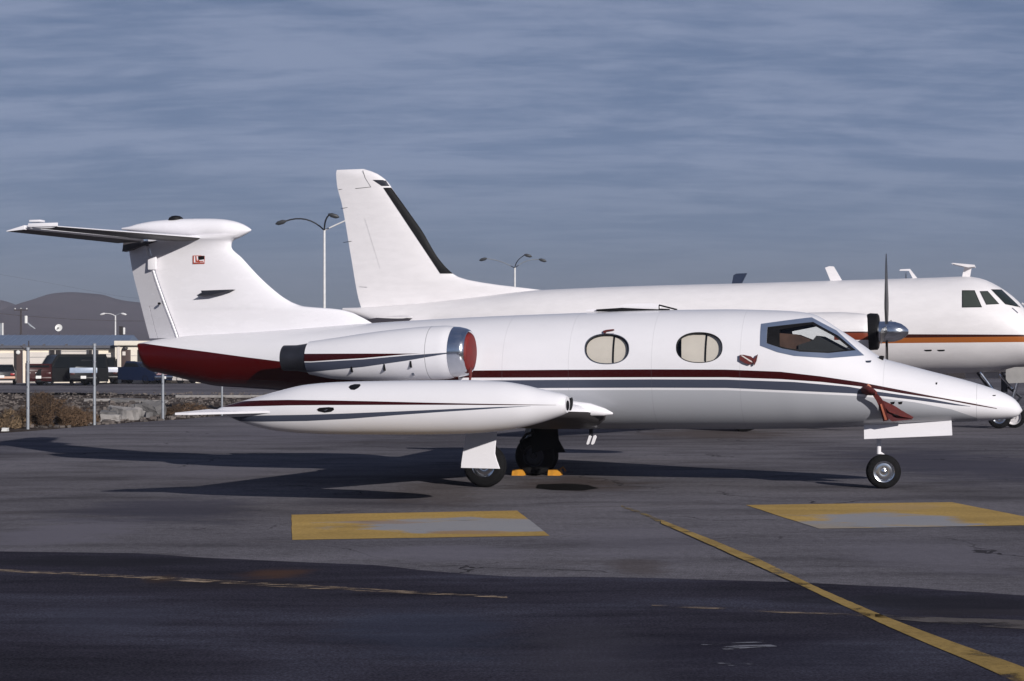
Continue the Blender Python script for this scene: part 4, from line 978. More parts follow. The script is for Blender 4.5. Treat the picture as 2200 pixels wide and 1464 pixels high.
# nacelles and propellers
def gnac(side):
    yc = -3.6; st = []
    for (px, t_, b_, wq) in [(1880, 692, 737, .24), (1868, 677.5, 752, .42), (1840, 673, 762, .47), (1800, 671, 772, .50), (1740, 672, 780, .52), (1640, 682, 785, .52), (1560, 695, 785, .48), (1480, 715, 778, .38), (1400, 738, 765, .2), (1370, 748, 756, .03)]:
        x, zt = ginv(px, t_, yc); _, zb = ginv(px, b_, yc); st.append((x, zt, zb, wq))
    B = Body(st, 2.1, 2.2); vs, fs = B.grid(50, 36); vs = [(v[0], side*3.6+v[1], v[2]) for v in vs]
    def nS(px, py):
        y = yc-.4
        for _ in range(10):
            x, z = ginv(px, py, y); y = yc-B.halfw(x, z)
        return x, z
    c1 = [(-9, nS(1700, 713)[1])]+[(9, nS(1850, 713)[1])]; c2 = [(-9, nS(1700, 716)[1])]+[(9, nS(1850, 716)[1])]; c3 = [(-9, nS(1700, 731)[1])]+[(9, nS(1850, 731)[1])]
    m = paint_mat('nacelle_livery', GW, [(BRN, nS(1792, 720)[0], 99, c2, c1), ((.16, .028, .010), nS(1792, 720)[0], 99, c3, c2)], .35, .1)
    e = mesh_obj('engine_nacelle', vs, fs, m, tp, True, 60)
    xh, zh = ginv(1905, 713, yc)
    prp = bpy.data.objects.new('propeller', None); link(prp, tp); prp.location = (xh, side*3.6, zh)
    MB().lathe([(-.22, .20), (-.20, .235), (.05, .235), (.18, .225), (.32, .18), (.42, .11), (.475, .05), (.485, 0)], (0, 0, 0), (1, 0, 0), 36).build('spinner', m_metal, prp, True, 50)
    MB().lathe([(-.42, .40), (-.36, .42), (-.20, .41), (-.17, .37), (-.20, .26), (-.24, .0)], (0, 0, 0), (1, 0, 0), 36).build('backplate', m_black, prp, True)
    for k in range(4):
        a = R(90*k+(5 if side < 0 else 20)); vs = []; fs = []
        n = 14; loop = 10
        for i in range(n+1):
            t = i/n; r = .2+t*1.55; ch_ = (.14+.20*min(1, t*4))*(1 if t < .85 else 1-(t-.85)*1.8); pit = R(16-15*t); th = .045*(1-t)+.008
            for q in range(loop):
                b = 2*math.pi*q/loop; u, v = math.cos(b)*ch_/2, math.sin(b)*th/2
                # blade plane: chord between x(axis) and tangential
                lx = u*math.sin(pit)+v*math.cos(pit); ly = u*math.cos(pit)-v*math.sin(pit)
                vs.append((lx, ly*math.cos(a)-(r)*math.sin(a), ly*math.sin(a)+r*math.cos(a)))
        for i in range(n):
            for q in range(loop): fs.append((i*loop+q, i*loop+(q+1) % loop, (i+1)*loop+(q+1) % loop, (i+1)*loop+q))
        fs += [tuple(range(loop)), tuple(range(n*loop, (n+1)*loop))]
        mesh_obj('blade', vs, fs, m_blade, prp, True, 60)
    # main gear under the nacelle
    g = bpy.data.objects.new('main_gear', None); link(g, tp)
    gx_ = -3.2
    for dy in (-.22, .22): wheel('wheel', (gx_, side*3.6+dy, .42), .42, .24, (0, 1, 0), g)
    MB().tube([(gx_, side*3.6, .42), (gx_+.05, side*3.6, 1.4)], .07, 12).tube([(gx_, side*3.6-.3, .42), (gx_, side*3.6+.3, .42)], .05, 10).tube([(gx_+.05, side*3.6, .7), (gx_+.9, side*3.6, 1.4)], .04, 8).build('strut', m_steel, g, True)
m_blade = simple('dark_propeller_blade', (.03, .03, .033), .35, .4, .2)
gnac(-1); gnac(1)
# nose gear
gg = bpy.data.objects.new('nose_gear', None); link(gg, tp)
xn1 = ginv(2147, 918, -.2)[0]
wheel('wheel', (xn1, -.30, .27), .27, .17, (0, 1, 0), gg); wheel('wheel', (xn1+.34, .28, .27), .27, .17, (.25, 1, 0), gg, .72, m_gwh)
k = MB(); k.tube([(xn1+.1, 0, .3), (xn1+.12, 0, 1.35)], .08, 12); k.tube([(xn1+.05, -.3, .27), (xn1+.3, .3, .27)], .05, 8)
k.tube([(xn1-.5, 0, 1.35), (xn1-.15, -.02, .85), (xn1+.08, 0, .6)], .05, 8); k.tube([(xn1+.3, 0, .5), (xn1+.5, 0, .75), (xn1+.2, 0, 1.0)], .04, 8)
k.build('strut', m_exh, gg, True)
k = MB(); k.tube([(xn1-.45, -.15, 1.35), (xn1-.05, -.12, .8)], .035, 8); k.tube([(xn1+.45, -.15, 1.2), (xn1+.28, -.12, .6)], .04, 8); k.tube([(xn1+.0, -.2, 1.3), (xn1+.3, -.2, .95)], .03, 8)
k.build('drag_brace', m_metal, gg, True)
D = [ginv(p[0], p[1], -.5) for p in [(2162, 795), (2180, 790), (2240, 789), (2240, 820), (2168, 823), (2162, 815)]]
MB().prism(D, -.52, -.48).build('gear_door', simple('grey_gear_door', (.30, .29, .28), .5), gg, bevel=.01)
D = [ginv(p[0], p[1], .4) for p in [(2075, 800), (2145, 800), (2145, 812), (2075, 812)]]
MB().prism(D, .38, .42).build('gear_door', m_gwh, gg, bevel=.01)
# antennas on the roof
def blade(name, pts, mat, th=.04, bev=.006):
    P = [ginv(*p) for p in pts]; return MB().prism(P, -th/2, th/2).build(name, mat, tp, bevel=bev)
m_bluebl = simple('dark_blue_paint', (.02, .03, .06), .4)
blade('blade_antenna', [(1573, 612), (1577, 592), (1583, 589), (1604, 588), (1592, 611)], m_bluebl, .1)
blade('blade_antenna', [(1785, 604), (1773.5, 576), (1782, 573), (1791, 573.5), (1809, 604)], m_gwh, .06)
blade('whip_antenna', [(1962, 600), (1953, 582), (1933, 582), (1934, 579.5), (1955, 578.5), (1971, 599)], m_gwh, .05, .003)
blade('t_antenna_mast', [(2067, 598), (2072, 575), (2087, 574), (2083, 598)], m_gwh, .06)
blade('t_antenna_bar', [(2046, 567.5), (2048, 567), (2094, 571), (2095, 574), (2080, 575.5)], m_gwh, .5, .006)

# ================================================================== BACKGROUND
m_conc = simple('weathered_concrete', (.26, .245, .235), .9, 0, .3, 3, bump=.5)
m_galv = simple('galvanised_steel', (.27, .29, .32), .5, .3, .2, 5)
m_wood = simple('dark_wood_pole', (.05, .042, .045), .9, 0, .3, 5)
# fence posts
posts = [(60, 922, 1.88, 'leftmost bare fence post, beside the big brown bush'), (203, 913, 2.0, 'bare fence post in front of the parked trucks'), (350, 903, 2.0, 'bare fence post below the jet tail'), (477, 893, 2.0, 'thin fence post seen above the tip tank tail')]
for i, (px, py, h, lab) in enumerate(posts):
    p = G(px, py); t = thing('fence_post', lab, 'fence post', p, 0, 'steel fence posts along the apron edge')
    MB().tube([(0, 0, -.1), (0, 0, h)], .038 if i < 3 else .03, 12).build('post_tube', m_galv, t, True)
    if i < 3: MB().lathe([(0, .05), (.05, .05), (.07, .03), (.075, 0)], (0, 0, h), (0, 0, 1), 12).build('post_cap', m_galv, t, True)
    if i == 0: MB().tube([(.02, 0, h-.05), (.02, 0, h+.22)], .014, 8).build('thin_extension_rod', m_wood, t, True); MB().tube([(-.03, -.04, h-.02), (-.16, -.04, h+.10)], .014, 6).build('bracket', m_wood, t)
    if i < 3:
        for zz_ in (.5, 1.0, 1.6): MB().lathe([(-.015, .043), (.015, .043)], (0, 0, zz_), (0, 0, 1), 12).build('tie_band', m_steel, t)
# kerb by the car park
k = MB(); k.box((AT(500, 73)+.5, 73, .05), (6, .2, .12)); k.build('concrete_kerb', m_conc, None, bevel=.02); tag(bpy.data.objects['concrete_kerb'], 'low pale concrete kerb along the edge of the car park under the jet tail', 'kerb')
# rubble
def chunk(name, px, py, w_, d_, h_, rz, lab, tilt=0., mat=None, cat='concrete rubble'):
    p = G(px, py); bm = bmesh.new(); bmesh.ops.create_cube(bm, size=1)
    bmesh.ops.subdivide_edges(bm, edges=bm.edges, cuts=3, use_grid_fill=True)
    for v in bm.verts:
        v.co = Vector((v.co.x*w_, v.co.y*d_, (v.co.z+.5)*h_))
        v.co += noise.noise_vector(v.co*(1.2/min(w_, h_))+Vector((px, py, 0)))*min(w_, h_)*.30
    me = bpy.data.meshes.new(name); bm.to_mesh(me); bm.free()
    o = fin_obj(name, me, mat or m_conc); o.location = (p.x, p.y, -.03); o.rotation_euler = (tilt, tilt*.5, rz)
    return tag(o, lab, cat, 'broken concrete blocks dumped beyond the fence')
m_conc2 = simple('grey_concrete', (.13, .125, .125), .9, 0, .35, 4, bump=.5)
chunk('concrete_block', 238, 905, .50, .4, .20, .1, 'pale concrete block lying flat right of the second fence post')
chunk('concrete_block', 232, 897, .42, .4, .20, .2, 'dark hollow concrete block behind the front pale block', .1, m_conc2)
chunk('concrete_block', 285, 902, .42, .4, .32, -.2, 'upright pale concrete block between two fence posts', .1)
chunk('concrete_slab', 268, 884, .9, .5, .12, .5, 'long tilted concrete slab leaning on the rubble heap', .25)
chunk('concrete_block', 305, 886, .38, .4, .28, .3, 'square grey concrete block on top of the rubble heap', -.1, m_conc2)
chunk('concrete_block', 332, 893, .45, .4, .45, -.4, 'jagged grey concrete lump beside the third fence post', .3, m_conc2)
chunk('concrete_slab', 215, 862, 1.2, .5, .12, .0, 'low pale slab far back near the car park behind the second fence post', .0)
chunk('concrete_slab', 275, 864, 1.3, .5, .16, .1, 'low grey slab at the car park edge behind the rubble heap', .05, m_conc2)
chunk('concrete_slab', 330, 866, 1.0, .5, .12, -.1, 'small pale slab at the car park edge near the third fence post', .0)
chunk('white_rock', 11, 926, .14, .12, .09, .1, 'small white rock on the dirt edge at the left of the frame', 0, simple('white_rock', (.6, .6, .58), .8), 'rock')
LUMPS = [(224, 893, .16, 'small concrete lump just right of the second fence post'), (250, 889, .22, 'rough concrete lump behind the front pale block, under the tilted slab'), (263, 898, .14, 'small lump wedged between the two pale blocks'),
         (296, 895, .20, 'dark lump right of the upright pale block'), (318, 897, .18, 'low lump in front of the jagged grey lump'), (288, 880, .20, 'lump on the crest of the rubble heap beside the tilted slab'), (322, 880, .16, 'highest small lump near the third fence post'), (240, 880, .14, 'small pale lump alone behind the rubble heap')]
for i, (px, py, s_, lab) in enumerate(LUMPS):
    chunk('concrete_lump', px, py, s_*1.5, s_*1.1, s_*.9, i*1.3, lab, .3-.1*i, m_conc if i % 3 == 0 else m_conc2)
# scattered rubble (uncountable)
mb = MB(); rnd = random.Random(3)
for i in range(2600):
    px = rnd.uniform(-60, 620); py = 845+75*rnd.random()**1.2
    lim = 931-(px)*.075
    if py > lim-1: continue
    p = G(px, py); s = rnd.uniform(.02, .09)*(1.6 if rnd.random() < .06 else 1)
    M = Matrix.Translation(p+Vector((0, 0, s*.2))) @ Matrix.Rotation(rnd.uniform(0, 3), 4, 'Z') @ Matrix.Rotation(rnd.uniform(-.5, .5), 4, 'X')
    mb.box((0, 0, 0), (s*rnd.uniform(.8, 2), s*rnd.uniform(.7, 1.3), s*rnd.uniform(.5, 1)), M)
o = mb.build('gravel_and_rubble', simple('rubble_stone', (.13, .11, .10), .95, 0, .8, .9)); tag(o, None, None, None, 'stuff')
# bushes: many fine twig faces
def bush(name, c, rx, ry_, h, n, col, lab, seed, lean=.0):
    rnd = random.Random(seed); t = thing(name, lab, 'bush', c)
    mb = MB(); st = MB()
    for i in range(26):
        a = rnd.uniform(0, 6.28); e = Vector((math.cos(a)*rx*rnd.uniform(.3, .8), math.sin(a)*ry_*rnd.uniform(.2, .8), h*rnd.uniform(.4, .85)))
        st.tube([(0, 0, 0), e*.5+Vector((0, 0, .08)), e], [.014, .009, .004], 4)
    for i in range(n):
        a = rnd.uniform(0, 2*math.pi); q = rnd.random()**.5; u = rnd.random()
        hh = h*(1-.75*q**2)*(.8+.35*noise.noise(Vector((math.cos(a)*q*2, math.sin(a)*q*2, seed))))
        p = Vector((math.cos(a)*q*rx+lean*u, math.sin(a)*q*ry_, hh*u))
        if noise.noise(p*3.2+Vector((seed, 0, 0))) < -.22: continue
        d = Vector((rnd.gauss(0, .7)+.3*math.cos(a), rnd.gauss(0, .7), rnd.uniform(.1, 1.1))).normalized(); l = rnd.uniform(.05, .14); s_ = d.cross(Vector((rnd.random(), rnd.random(), .3))).normalized()*rnd.uniform(.005, .013)
        mb.add([p-s_, p+s_, p+d*l], [(0, 1, 2)])
    st.build('stems', m_wood, t); mb.build('foliage', col, t)
m_bush = simple('dry_brush', (.115, .07, .04), .95, 0, .5, 2.0); m_bush2 = simple('straw_brush', (.19, .13, .075), .95, 0, .5, 2.0)
p = G(108, 915); bush('dry_bush', (p.x, p.y, 0), .92, .6, .95, 15000, m_bush, 'largest dry brown bush, between the first two fence posts', 1)
p = G(165, 910); bush('dry_bush', (p.x, p.y, 0), .55, .4, .52, 5000, m_bush, 'lower brown bush touching the second fence post', 2)
p = G(12, 920); bush('dry_bush', (p.x, p.y, 0), .55, .4, .50, 5000, m_bush2, 'straw coloured bush at the left edge of the frame', 3)
p = G(400, 892); bush('dry_bush', (p.x, p.y, 0), .75, .5, .42, 5000, m_bush, 'low brown brush behind the tip tank tail', 4)
p = G(85, 872); bush('dry_bush', (p.x, p.y, 0), .5, .4, .6, 3500, m_bush, 'dark bush farther back above the largest bush', 5)
p = G(28, 905); bush('dry_bush', (p.x, p.y, 0), .5, .4, .32, 3000, m_bush, 'low brown bush left of the first fence post', 6)

# ---- vehicles
m_vglass = simple('vehicle_glass', (.006, .008, .010), .15, spec=.3)
m_plate = simple('licence_plate', (.7, .7, .68), .5)
m_tail = simple('tail_lamp_red', (.3, .02, .02), .3)
m_tdark = simple('dark_tail_lamp', (.05, .008, .008), .3)
m_chrome = simple('chrome', (.6, .6, .62), .2, 1)
def vehicle(name, lab, cat, px, py, rz, kind, L, W, H, col, low=None, plate=True, facing='rear', extra=None, lamp=None):
    p = G(px, py); t = thing(name, lab, cat, (p.x, p.y, 0), rz)
    mat = simple(name+'_paint', col, .35, 0, .10, spec=.25); b0 = .28
    if kind == 'van':
        side = [(-L/2, b0), (L/2-.05, b0), (L/2, .75), (L/2-.15, 1.0), (L/2-.85, 1.12), (L/2-1.35, H-.08), (L/2-1.6, H), (-L/2+.15, H), (-L/2, 1.0)]
        gl = [(L/2-1.0, 1.14), (L/2-1.45, H-.12), (-L/2+.2, H-.12), (-L/2+.08, 1.14)]
    elif kind == 'pickup':
        side = [(-L/2, b0+.1), (L/2-.05, b0), (L/2, .8), (L/2-.1, 1.02), (L/2-1.3, 1.12), (L/2-1.35, 1.14), (-L/2, 1.12)]
        gl = None
    else:
        side = [(-L/2, b0), (L/2-.05, b0), (L/2, .55), (L/2-.15, .72), (L/2-1.2, .88), (-L/2+.8, .92), (-L/2+.05, .88)]
        gl = None
    body = MB().prism(side, -W/2, W/2).build('body', mat, t, bevel=.05)
    def cab(pts, wt):
        n = len(pts); zmin = min(q[1] for q in pts); zmax = max(q[1] for q in pts)
        hw = [W/2-.03-(W*wt)*(q[1]-zmin)/(zmax-zmin) for q in pts]
        return MB().prism(pts, [-h for h in hw], hw)
    if kind == 'van':
        for sd in (-1, 1): MB().prism(gl, sd*(W/2-.01), sd*(W/2+.008)).build('side_window', m_vglass, t)
        MB().add([(L/2-.88, -W/2+.1, 1.16), (L/2-.88, W/2-.1, 1.16), (L/2-1.33, W/2-.16, H-.12), (L/2-1.33, -W/2+.16, H-.12)], [(0, 1, 2, 3)]).build('windscreen', m_vglass, t)
        MB().box((-L/2+.035, 0, (H+1.1)/2), (.1, W-.3, H-1.3)).build('rear_window', m_vglass, t)
    elif kind == 'pickup':
        xc = L/2-1.3
        c = [(xc, 1.08), (xc-.55, H-.03), (xc-.75, H), (xc-1.55, H), (xc-1.75, 1.08)]; cab(c, .08).build('cab', mat, t, bevel=.04)
        g = [(xc-.12, 1.16), (xc-.55, H-.1), (xc-1.5, H-.1), (xc-1.6, 1.16)]
        for sd in (-1, 1): MB().prism(g, [sd*(W/2-.03)]*4, [sd*(W/2-.09), sd*(W/2-.12), sd*(W/2-.12), sd*(W/2-.09)]).build('side_window', m_vglass, t)
        MB().box((xc-1.70, 0, (1.2+H-.1)/2), (.05, W-.45, H-1.35)).build('rear_window', m_vglass, t)
        MB().add([(xc+.03, -W/2+.12, 1.14), (xc+.03, W/2-.12, 1.14), (xc-.50, W/2-.2, H-.08), (xc-.50, -W/2+.2, H-.08)], [(0, 1, 2, 3)]).build('windscreen', m_vglass, t)
        if low: MB().box((-L/2-.02, 0, .98), (.06, W-.02, .30)).box((-L/2+.7, 0, 1.145), (1.35, W-.04, .04)).build('tailgate', low, t, bevel=.015)
    else:
        c = [(L/2-1.15, .84), (L/2-1.85, H-.04), (L/2-2.1, H), (-L/2+1.25, H-.02), (-L/2+.55, .86)]; cab(c, .10).build('cabin', m_vglass, t, bevel=.04)
        MB().prism([(L/2-1.8, H-.05), (L/2-2.1, H+.01), (-L/2+1.3, H+.0), (-L/2+1.1, H-.06)], -W*.38, W*.38).build('roof', mat, t, bevel=.02)
    for sx in (-1, 1):
        bx = L/2 if sx > 0 else -L/2
        MB().box((bx+sx*.04, 0, .48), (.12, W-.04, .16)).build('bumper', extra if (extra and sx < 0) else (mat if (lamp or kind == 'car') else m_chrome), t, bevel=.03)
        for sd in (-1, 1): MB().box((bx+sx*.012, sd*(W/2-.2), .78 if kind != 'car' else .7), (.05, .26, .14)).build('tail_lamp' if sx < 0 else 'headlight', (lamp or m_tail) if sx < 0 else m_chrome, t, bevel=.01)
        if plate: MB().box((bx+sx*.11, 0, .55 if sx < 0 else .45), (.02, .34, .18)).build('licence_plate', m_plate, t)
    for sx in (-1, 1):
        for sd in (-1, 1):
            wv = bpy.data.objects.new('wheel', None); link(wv, t); cx = sx*(L/2-.85)
            MB().lathe([(-.1, .2), (-.1, .3), (-.06, .33), (.06, .33), (.1, .3), (.1, .2)], (cx, sd*(W/2-.1), .33), (0, 1, 0), 20, False).build('tyre', m_tyre, wv, True)
            MB().lathe([(-.09, 0), (-.1, .17), (-.07, .2), (.07, .2), (.1, .17), (.09, 0)], (cx, sd*(W/2-.1), .33), (0, 1, 0), 16).build('rim', m_chrome, wv, True)
    return t
pk = simple('peach_bumper', (.55, .32, .22), .5)
vehicle('parked_car', 'dark car with pale peach bumper at the left edge, parked facing the building', 'car', 5, 826, R(106), 'car', 4.4, 1.8, 1.35, (.03, .03, .033), extra=pk)
vehicle('parked_hatchback', 'dark red hatchback seen from behind between the doorway and the black van', 'car', 84, 828, R(105), 'van', 4.2, 1.65, 1.42, (.035, .005, .005), lamp=m_tdark)
vehicle('parked_van', 'big black van with windscreen glinting at its left end', 'van', 145, 828, R(215), 'van', 4.8, 1.9, 2.0, (.003, .0035, .0045), lamp=m_tdark)
tgA = simple('pale_blue_grey_tailgate', (.28, .34, .44), .35); tgB = simple('silver_tailgate', (.5, .52, .60), .35)
vehicle('pickup_truck', 'black pickup with pale blue-grey tailgate parked in front of the black van', 'pickup truck', 180, 828, R(104), 'pickup', 4.9, 1.75, 1.72, (.006, .007, .009), tgA, lamp=m_tdark)
vehicle('pickup_truck', 'black pickup with silver tailgate just right of the second fence post', 'pickup truck', 226, 825, R(104), 'pickup', 4.9, 1.7, 1.85, (.007, .006, .006), tgB, lamp=m_tdark)
bt = vehicle('pickup_truck', 'dark blue pickup parked at an angle below the jet tail', 'pickup truck', 296, 825, R(-33), 'pickup', 4.9, 1.75, 1.55, (.006, .014, .045))
MB().box((4.9/2+.01, 0, .76), (.05, 1.3, .26)).build('grille', simple('mottled_pink_grille', (.34, .22, .24), .6, 0, .8, 14), bt)
vehicle('parked_car', 'white low car mostly hidden behind the maroon tail of the jet', 'car', 365, 824, R(-22), 'car', 4.5, 1.75, 1.3, (.62, .58, .55))

# ---- low building
YB = 121.0
m_wall = simple('cream_stucco', (.82, .73, .60), .9, 0, .12, .8); m_wall2 = simple('pale_panel', (.64, .59, .54), .8, 0, .1, .8)
m_roof = simple('blue_grey_metal_roof', (.13, .17, .25), .55, .0, .1, 1.5); m_fas = simple('dark_fascia', (.085, .085, .10), .7)
m_dk = simple('dark_opening', (.018, .014, .014), .5); m_door = simple('brown_door', (.06, .035, .03), .6); m_cream2 = simple('bright_cream_trim', (.74, .68, .58), .8, 0, .08)
bd = thing('storage_building', 'long low cream building with blue-grey metal roof behind the parked vehicles', 'building', (AT(130, YB), YB, 0))
x0, x1 = AT(-160, YB)-AT(130, YB), AT(262, YB)-AT(130, YB); zt = ZT(745, YB)
MB().box(((x0+x1)/2, 3, zt/2), (x1-x0, 6, zt)).build('wall', m_wall, bd)
X = lambda px: AT(px, YB)-AT(130, YB); Zb = lambda py: ZT(py, YB)
MB().add([(x0-.3, -.35, zt+.05), (x1+.2, -.35, zt+.05), (x1+.2, 3, Zb(722)+.1), (x0-.3, 3, Zb(722)+.1), (x0-.3, 6.3, zt+.05), (x1+.2, 6.3, zt+.05), (x0-.3, -.35, zt-.12), (x1+.2, -.35, zt-.12), (x0-.3, 6.3, zt-.12), (x1+.2, 6.3, zt-.12)],
         [(0, 1, 2, 3), (3, 2, 5, 4), (0, 6, 7, 1), (4, 5, 9, 8), (0, 3, 4, 8, 6), (1, 7, 9, 5, 2), (6, 8, 9, 7)]).build('roof', m_roof, bd)
MB().box(((x0+x1)/2, -.38, zt-.02), (x1-x0+.5, .05, .2)).build('fascia', m_fas, bd)
for i in range(60):
    xx = x0-.2+i*(x1-x0)/59
    MB().add([(xx-.02, -.36, zt+.07), (xx+.02, -.36, zt+.07), (xx+.02, 3, Zb(722)+.12), (xx-.02, 3, Zb(722)+.12), (xx, -.36, zt+.10), (xx, 3, Zb(722)+.15)], [(0, 4, 5, 3), (4, 1, 2, 5), (0, 1, 4)]).build('roof_seam', m_roof, bd) if i % 2 == 0 else None
for (a, b, c, d) in [(-40, 30, 759, 822), (64, 105, 757, 822), (132, 187, 753, 767), (214, 243, 760, 768)]:
    MB().box(((X(a)+X(b))/2, -.03, (Zb(c)+max(0, Zb(d)))/2), (X(b)-X(a), .06, Zb(c)-max(0, Zb(d)))).build('shutter_panel', m_wall2, bd)
    for k in range(1, 6):
        zz_ = max(0, Zb(d))+(Zb(c)-max(0, Zb(d)))*k/6
        MB().box(((X(a)+X(b))/2, -.066, zz_), (X(b)-X(a)-.05, .012, .03)).build('shutter_rib', m_fas if k == 5 else m_wall2, bd)
for (a, b, c, d, m, nm) in [(30, 36, 752, 826, m_dk, 'doorway'), (36, 48, 752, 826, m_door, 'door'), (107, 131, 750, 769, m_dk, 'window'), (187, 211, 750, 768, m_dk, 'window')]:
    w_ = MB().box(((X(a)+X(b))/2, -.02, (Zb(c)+max(0, Zb(d)))/2), (X(b)-X(a), .05, Zb(c)-max(0, Zb(d)))).build(nm, m, bd)
    if nm == 'window':
        MB().box(((X(a)+X(b))/2, -.06, (Zb(c)+Zb(d))/2), (.05, .03, Zb(c)-Zb(d))).build('mullion', m_wall2, w_)
        for s in (a, b): MB().box((X(s), -.06, (Zb(c)+Zb(d))/2), (.06, .05, Zb(c)-Zb(d)+.1)).build('frame', m_fas, w_)
MB().box(((x0+x1)/2, -.08, Zb(750)), (x1-x0-.1, .10, .14)).build('eaves_board', m_cream2, bd)
for px in (49, 61, 190): MB().tube([(X(px), -.1, zt-.15), (X(px)+.02, -.13, 0)], .03, 6).build('downpipe', m_fas, bd)
MB().lathe([(-.02, .16), (.05, .12), (.06, 0)], (X(39.5), -.1, Zb(757.5)), (0, -1, 0), 16).build('wall_lamp', m_plate, bd, True)
for px in (8, 55, 98, 146): MB().box((X(px), -.40, zt+.14), (.18, .08, .10)).build('gutter_bracket', m_fas, bd)
# office block at its right end
ob = thing('office_building', 'taller cream block with flat parapet and brown doors right of the long roof', 'building', (AT(300, YB-1), YB-1, 0))
X2 = lambda px: AT(px, YB-1)-AT(300, YB-1)
MB().box(((X2(247)+X2(470))/2, 3.5, Zb(737)/2), (X2(470)-X2(247), 7, Zb(737))).build('wall', m_cream2, ob)
MB().box(((X2(249)+X2(472))/2, 3.4, Zb(738)), (X2(472)-X2(246), 7.5, Zb(733)-Zb(743))).build('parapet', m_cream2, ob, bevel=.03)
for (a, b, c, d, nm, m) in [(261, 281, 752, 824, 'door', m_door), (296, 310, 752, 790, 'window', m_dk), (252, 258, 745, 800, 'window', m_wall2)]:
    w_ = MB().box(((X2(a)+X2(b))/2, -.03, (Zb(c)+max(.02, Zb(d)))/2), (X2(b)-X2(a), .08, Zb(c)-max(.02, Zb(d)))).build(nm, m, ob, bevel=.03 if nm == 'door' else 0)
    if nm == 'door': MB().box((X2(267), -.09, Zb(760)), (.22, .03, .28)).build('door_notice', m_wall2, w_)
MB().lathe([(0, .02), (.1, .18), (.2, .2), (.2, 0)], (X2(270), -.15, Zb(744)), (0, 0, -1), 12).build('porch_lamp', m_dk, ob)
MB().box((X2(288), -.04, Zb(764)), (X2(296)-X2(281), .03, .04)).build('wall_joint', m_wall2, ob)
# things on or behind the roofs
def pole_thing(name, lab, cat, px, Y, h, r, mat, group=None):
    t = thing(name, lab, cat, (AT(px, Y), Y, 0), 0, group); MB().tube([(0, 0, 0), (0, 0, h)], [r, r*.7], 8).build('pole', mat, t, True); return t
Y = 170.; t = pole_thing('utility_pole', 'dark wooden utility pole with crossarm above the long roof', 'utility pole', 45, Y, ZT(664, Y), .14, m_wood)
MB().box((0, 0, ZT(666.5, Y)), (AT(60, Y)-AT(31, Y), .12, .12)).build('crossarm', m_wood, t)
MB().lathe([(-.4, .0), (-.38, .16), (.38, .16), (.4, 0)], (.55, -.1, ZT(687, Y)), (0, 0, 1), 12).build('transformer', m_plate, t, True)
MB().tube([(.6, -.1, ZT(692, Y)), (1.0, -.1, ZT(700, Y)), (1.5, -.1, ZT(707, Y))], [.06, .14, .05], 8).build('lamp_arm', m_galv, t, True)
for k in range(3): MB().lathe([(0, .05), (.12, .05), (.14, .02)], (-.6+k*.6, 0, ZT(666, Y)+.05), (0, 0, 1), 8).build('insulator', m_plate, t)
def wire(name, lab, pts, Y, r=.02):
    P = []
    for i in range(len(pts)-1):
        for k in range(6):
            s = k/6; P.append((AT(pts[i][0]*(1-s)+pts[i+1][0]*s, Y), Y, ZT(pts[i][1]*(1-s)+pts[i+1][1]*s, Y)))
    P.append((AT(pts[-1][0], Y), Y, ZT(pts[-1][1], Y)))
    tag(MB().tube(P, r, 4).build(name, m_wood), lab, 'wire')
wire('overhead_wire', 'lower dark overhead wire crossing the hill from the utility pole', [(-60, 671), (0, 674), (45, 679), (150, 686), (250, 690), (400, 690)], 170., .030)
m_faint = simple('faint_cable', (.10, .10, .12), .8)
wire('power_line', 'thin faint power line high above the hills at left', [(-60, 580), (0, 590), (120, 611), (250, 636), (420, 656)], 420., .022)
def lamp_post(lab, px, ytop, Y, heads, mat=m_galv, arm=.05, r=.10):
    t = pole_thing('street_lamp', lab, 'street lamp', px, Y, ZT(ytop, Y), r, mat, 'tall lamp posts beyond the aircraft')
    zt_ = ZT(ytop, Y)
    for (hx, hy, mx, my, m, ml) in heads:
        a = Vector((0, 0, zt_-.1)); c = Vector((AT(hx, Y)-AT(px, Y), 0, ZT(hy, Y))); b = Vector((AT(mx, Y)-AT(px, Y), 0, ZT(my, Y)))
        if ml: c.y += ml; b.y += ml*.6
        pts = [a*(1-s)**2+b*2*s*(1-s)+c*s*s for s in [i/8 for i in range(9)]]
        h = MB().tube(pts, arm, 6).build('lamp_arm', m, t, True)
        d = (c-pts[-2]).normalized(); d = Vector((math.copysign(1, d.x), 0, -.28)).normalized()
        MB().tube([c-d*.1, c+d*.12, c+d*.45, c+d*.62], [.05, .14, .13, .03], 8).build('lamp_head', m_dkm, t, True)
m_dkm = simple('dark_lamp_housing', (.03, .032, .035), .5); m_pale = simple('pale_grey_paint', (.62, .62, .62), .5)
lamp_post('taller three-armed lamp post between the two tails', 697, 492, 105., [(612, 476, 660, 458, m_dkm, 0), (714, 466, 700, 472, m_dkm, -1.5), (748, 472, 720, 484, m_pale, 0)], m_pale)
lamp_post('smaller lamp post right of the turboprop fin', 1106, 574, 148., [(1044, 556, 1075, 558, m_galv, 0), (1128, 551, 1108, 560, m_dkm, -2), (1160, 558, 1130, 555, m_galv, 0)], m_pale, .04, .12)
m_lh = m_dkm; m_dkm = m_pale
lamp_post('small distant lamp post above the long roof', 248, 678, 210., [(225, 674, 240, 673, m_pale, 0), (262, 674, 256, 673, m_galv, 0)], m_pale, .05, .12)
m_dkm = m_lh
Y = 150.; t = pole_thing('satellite_dish', 'small pale round dish on a thin mast above the long roof', 'satellite dish', 127, Y, ZT(706, Y), .03, m_wood)
MB().lathe([(0, 0), (.03, .22), (.09, .33), (.10, .33), (.04, .2), (.02, 0)], (0, -.05, ZT(705, Y)), (0, -1, .2), 20).build('dish', m_plate, t, True)
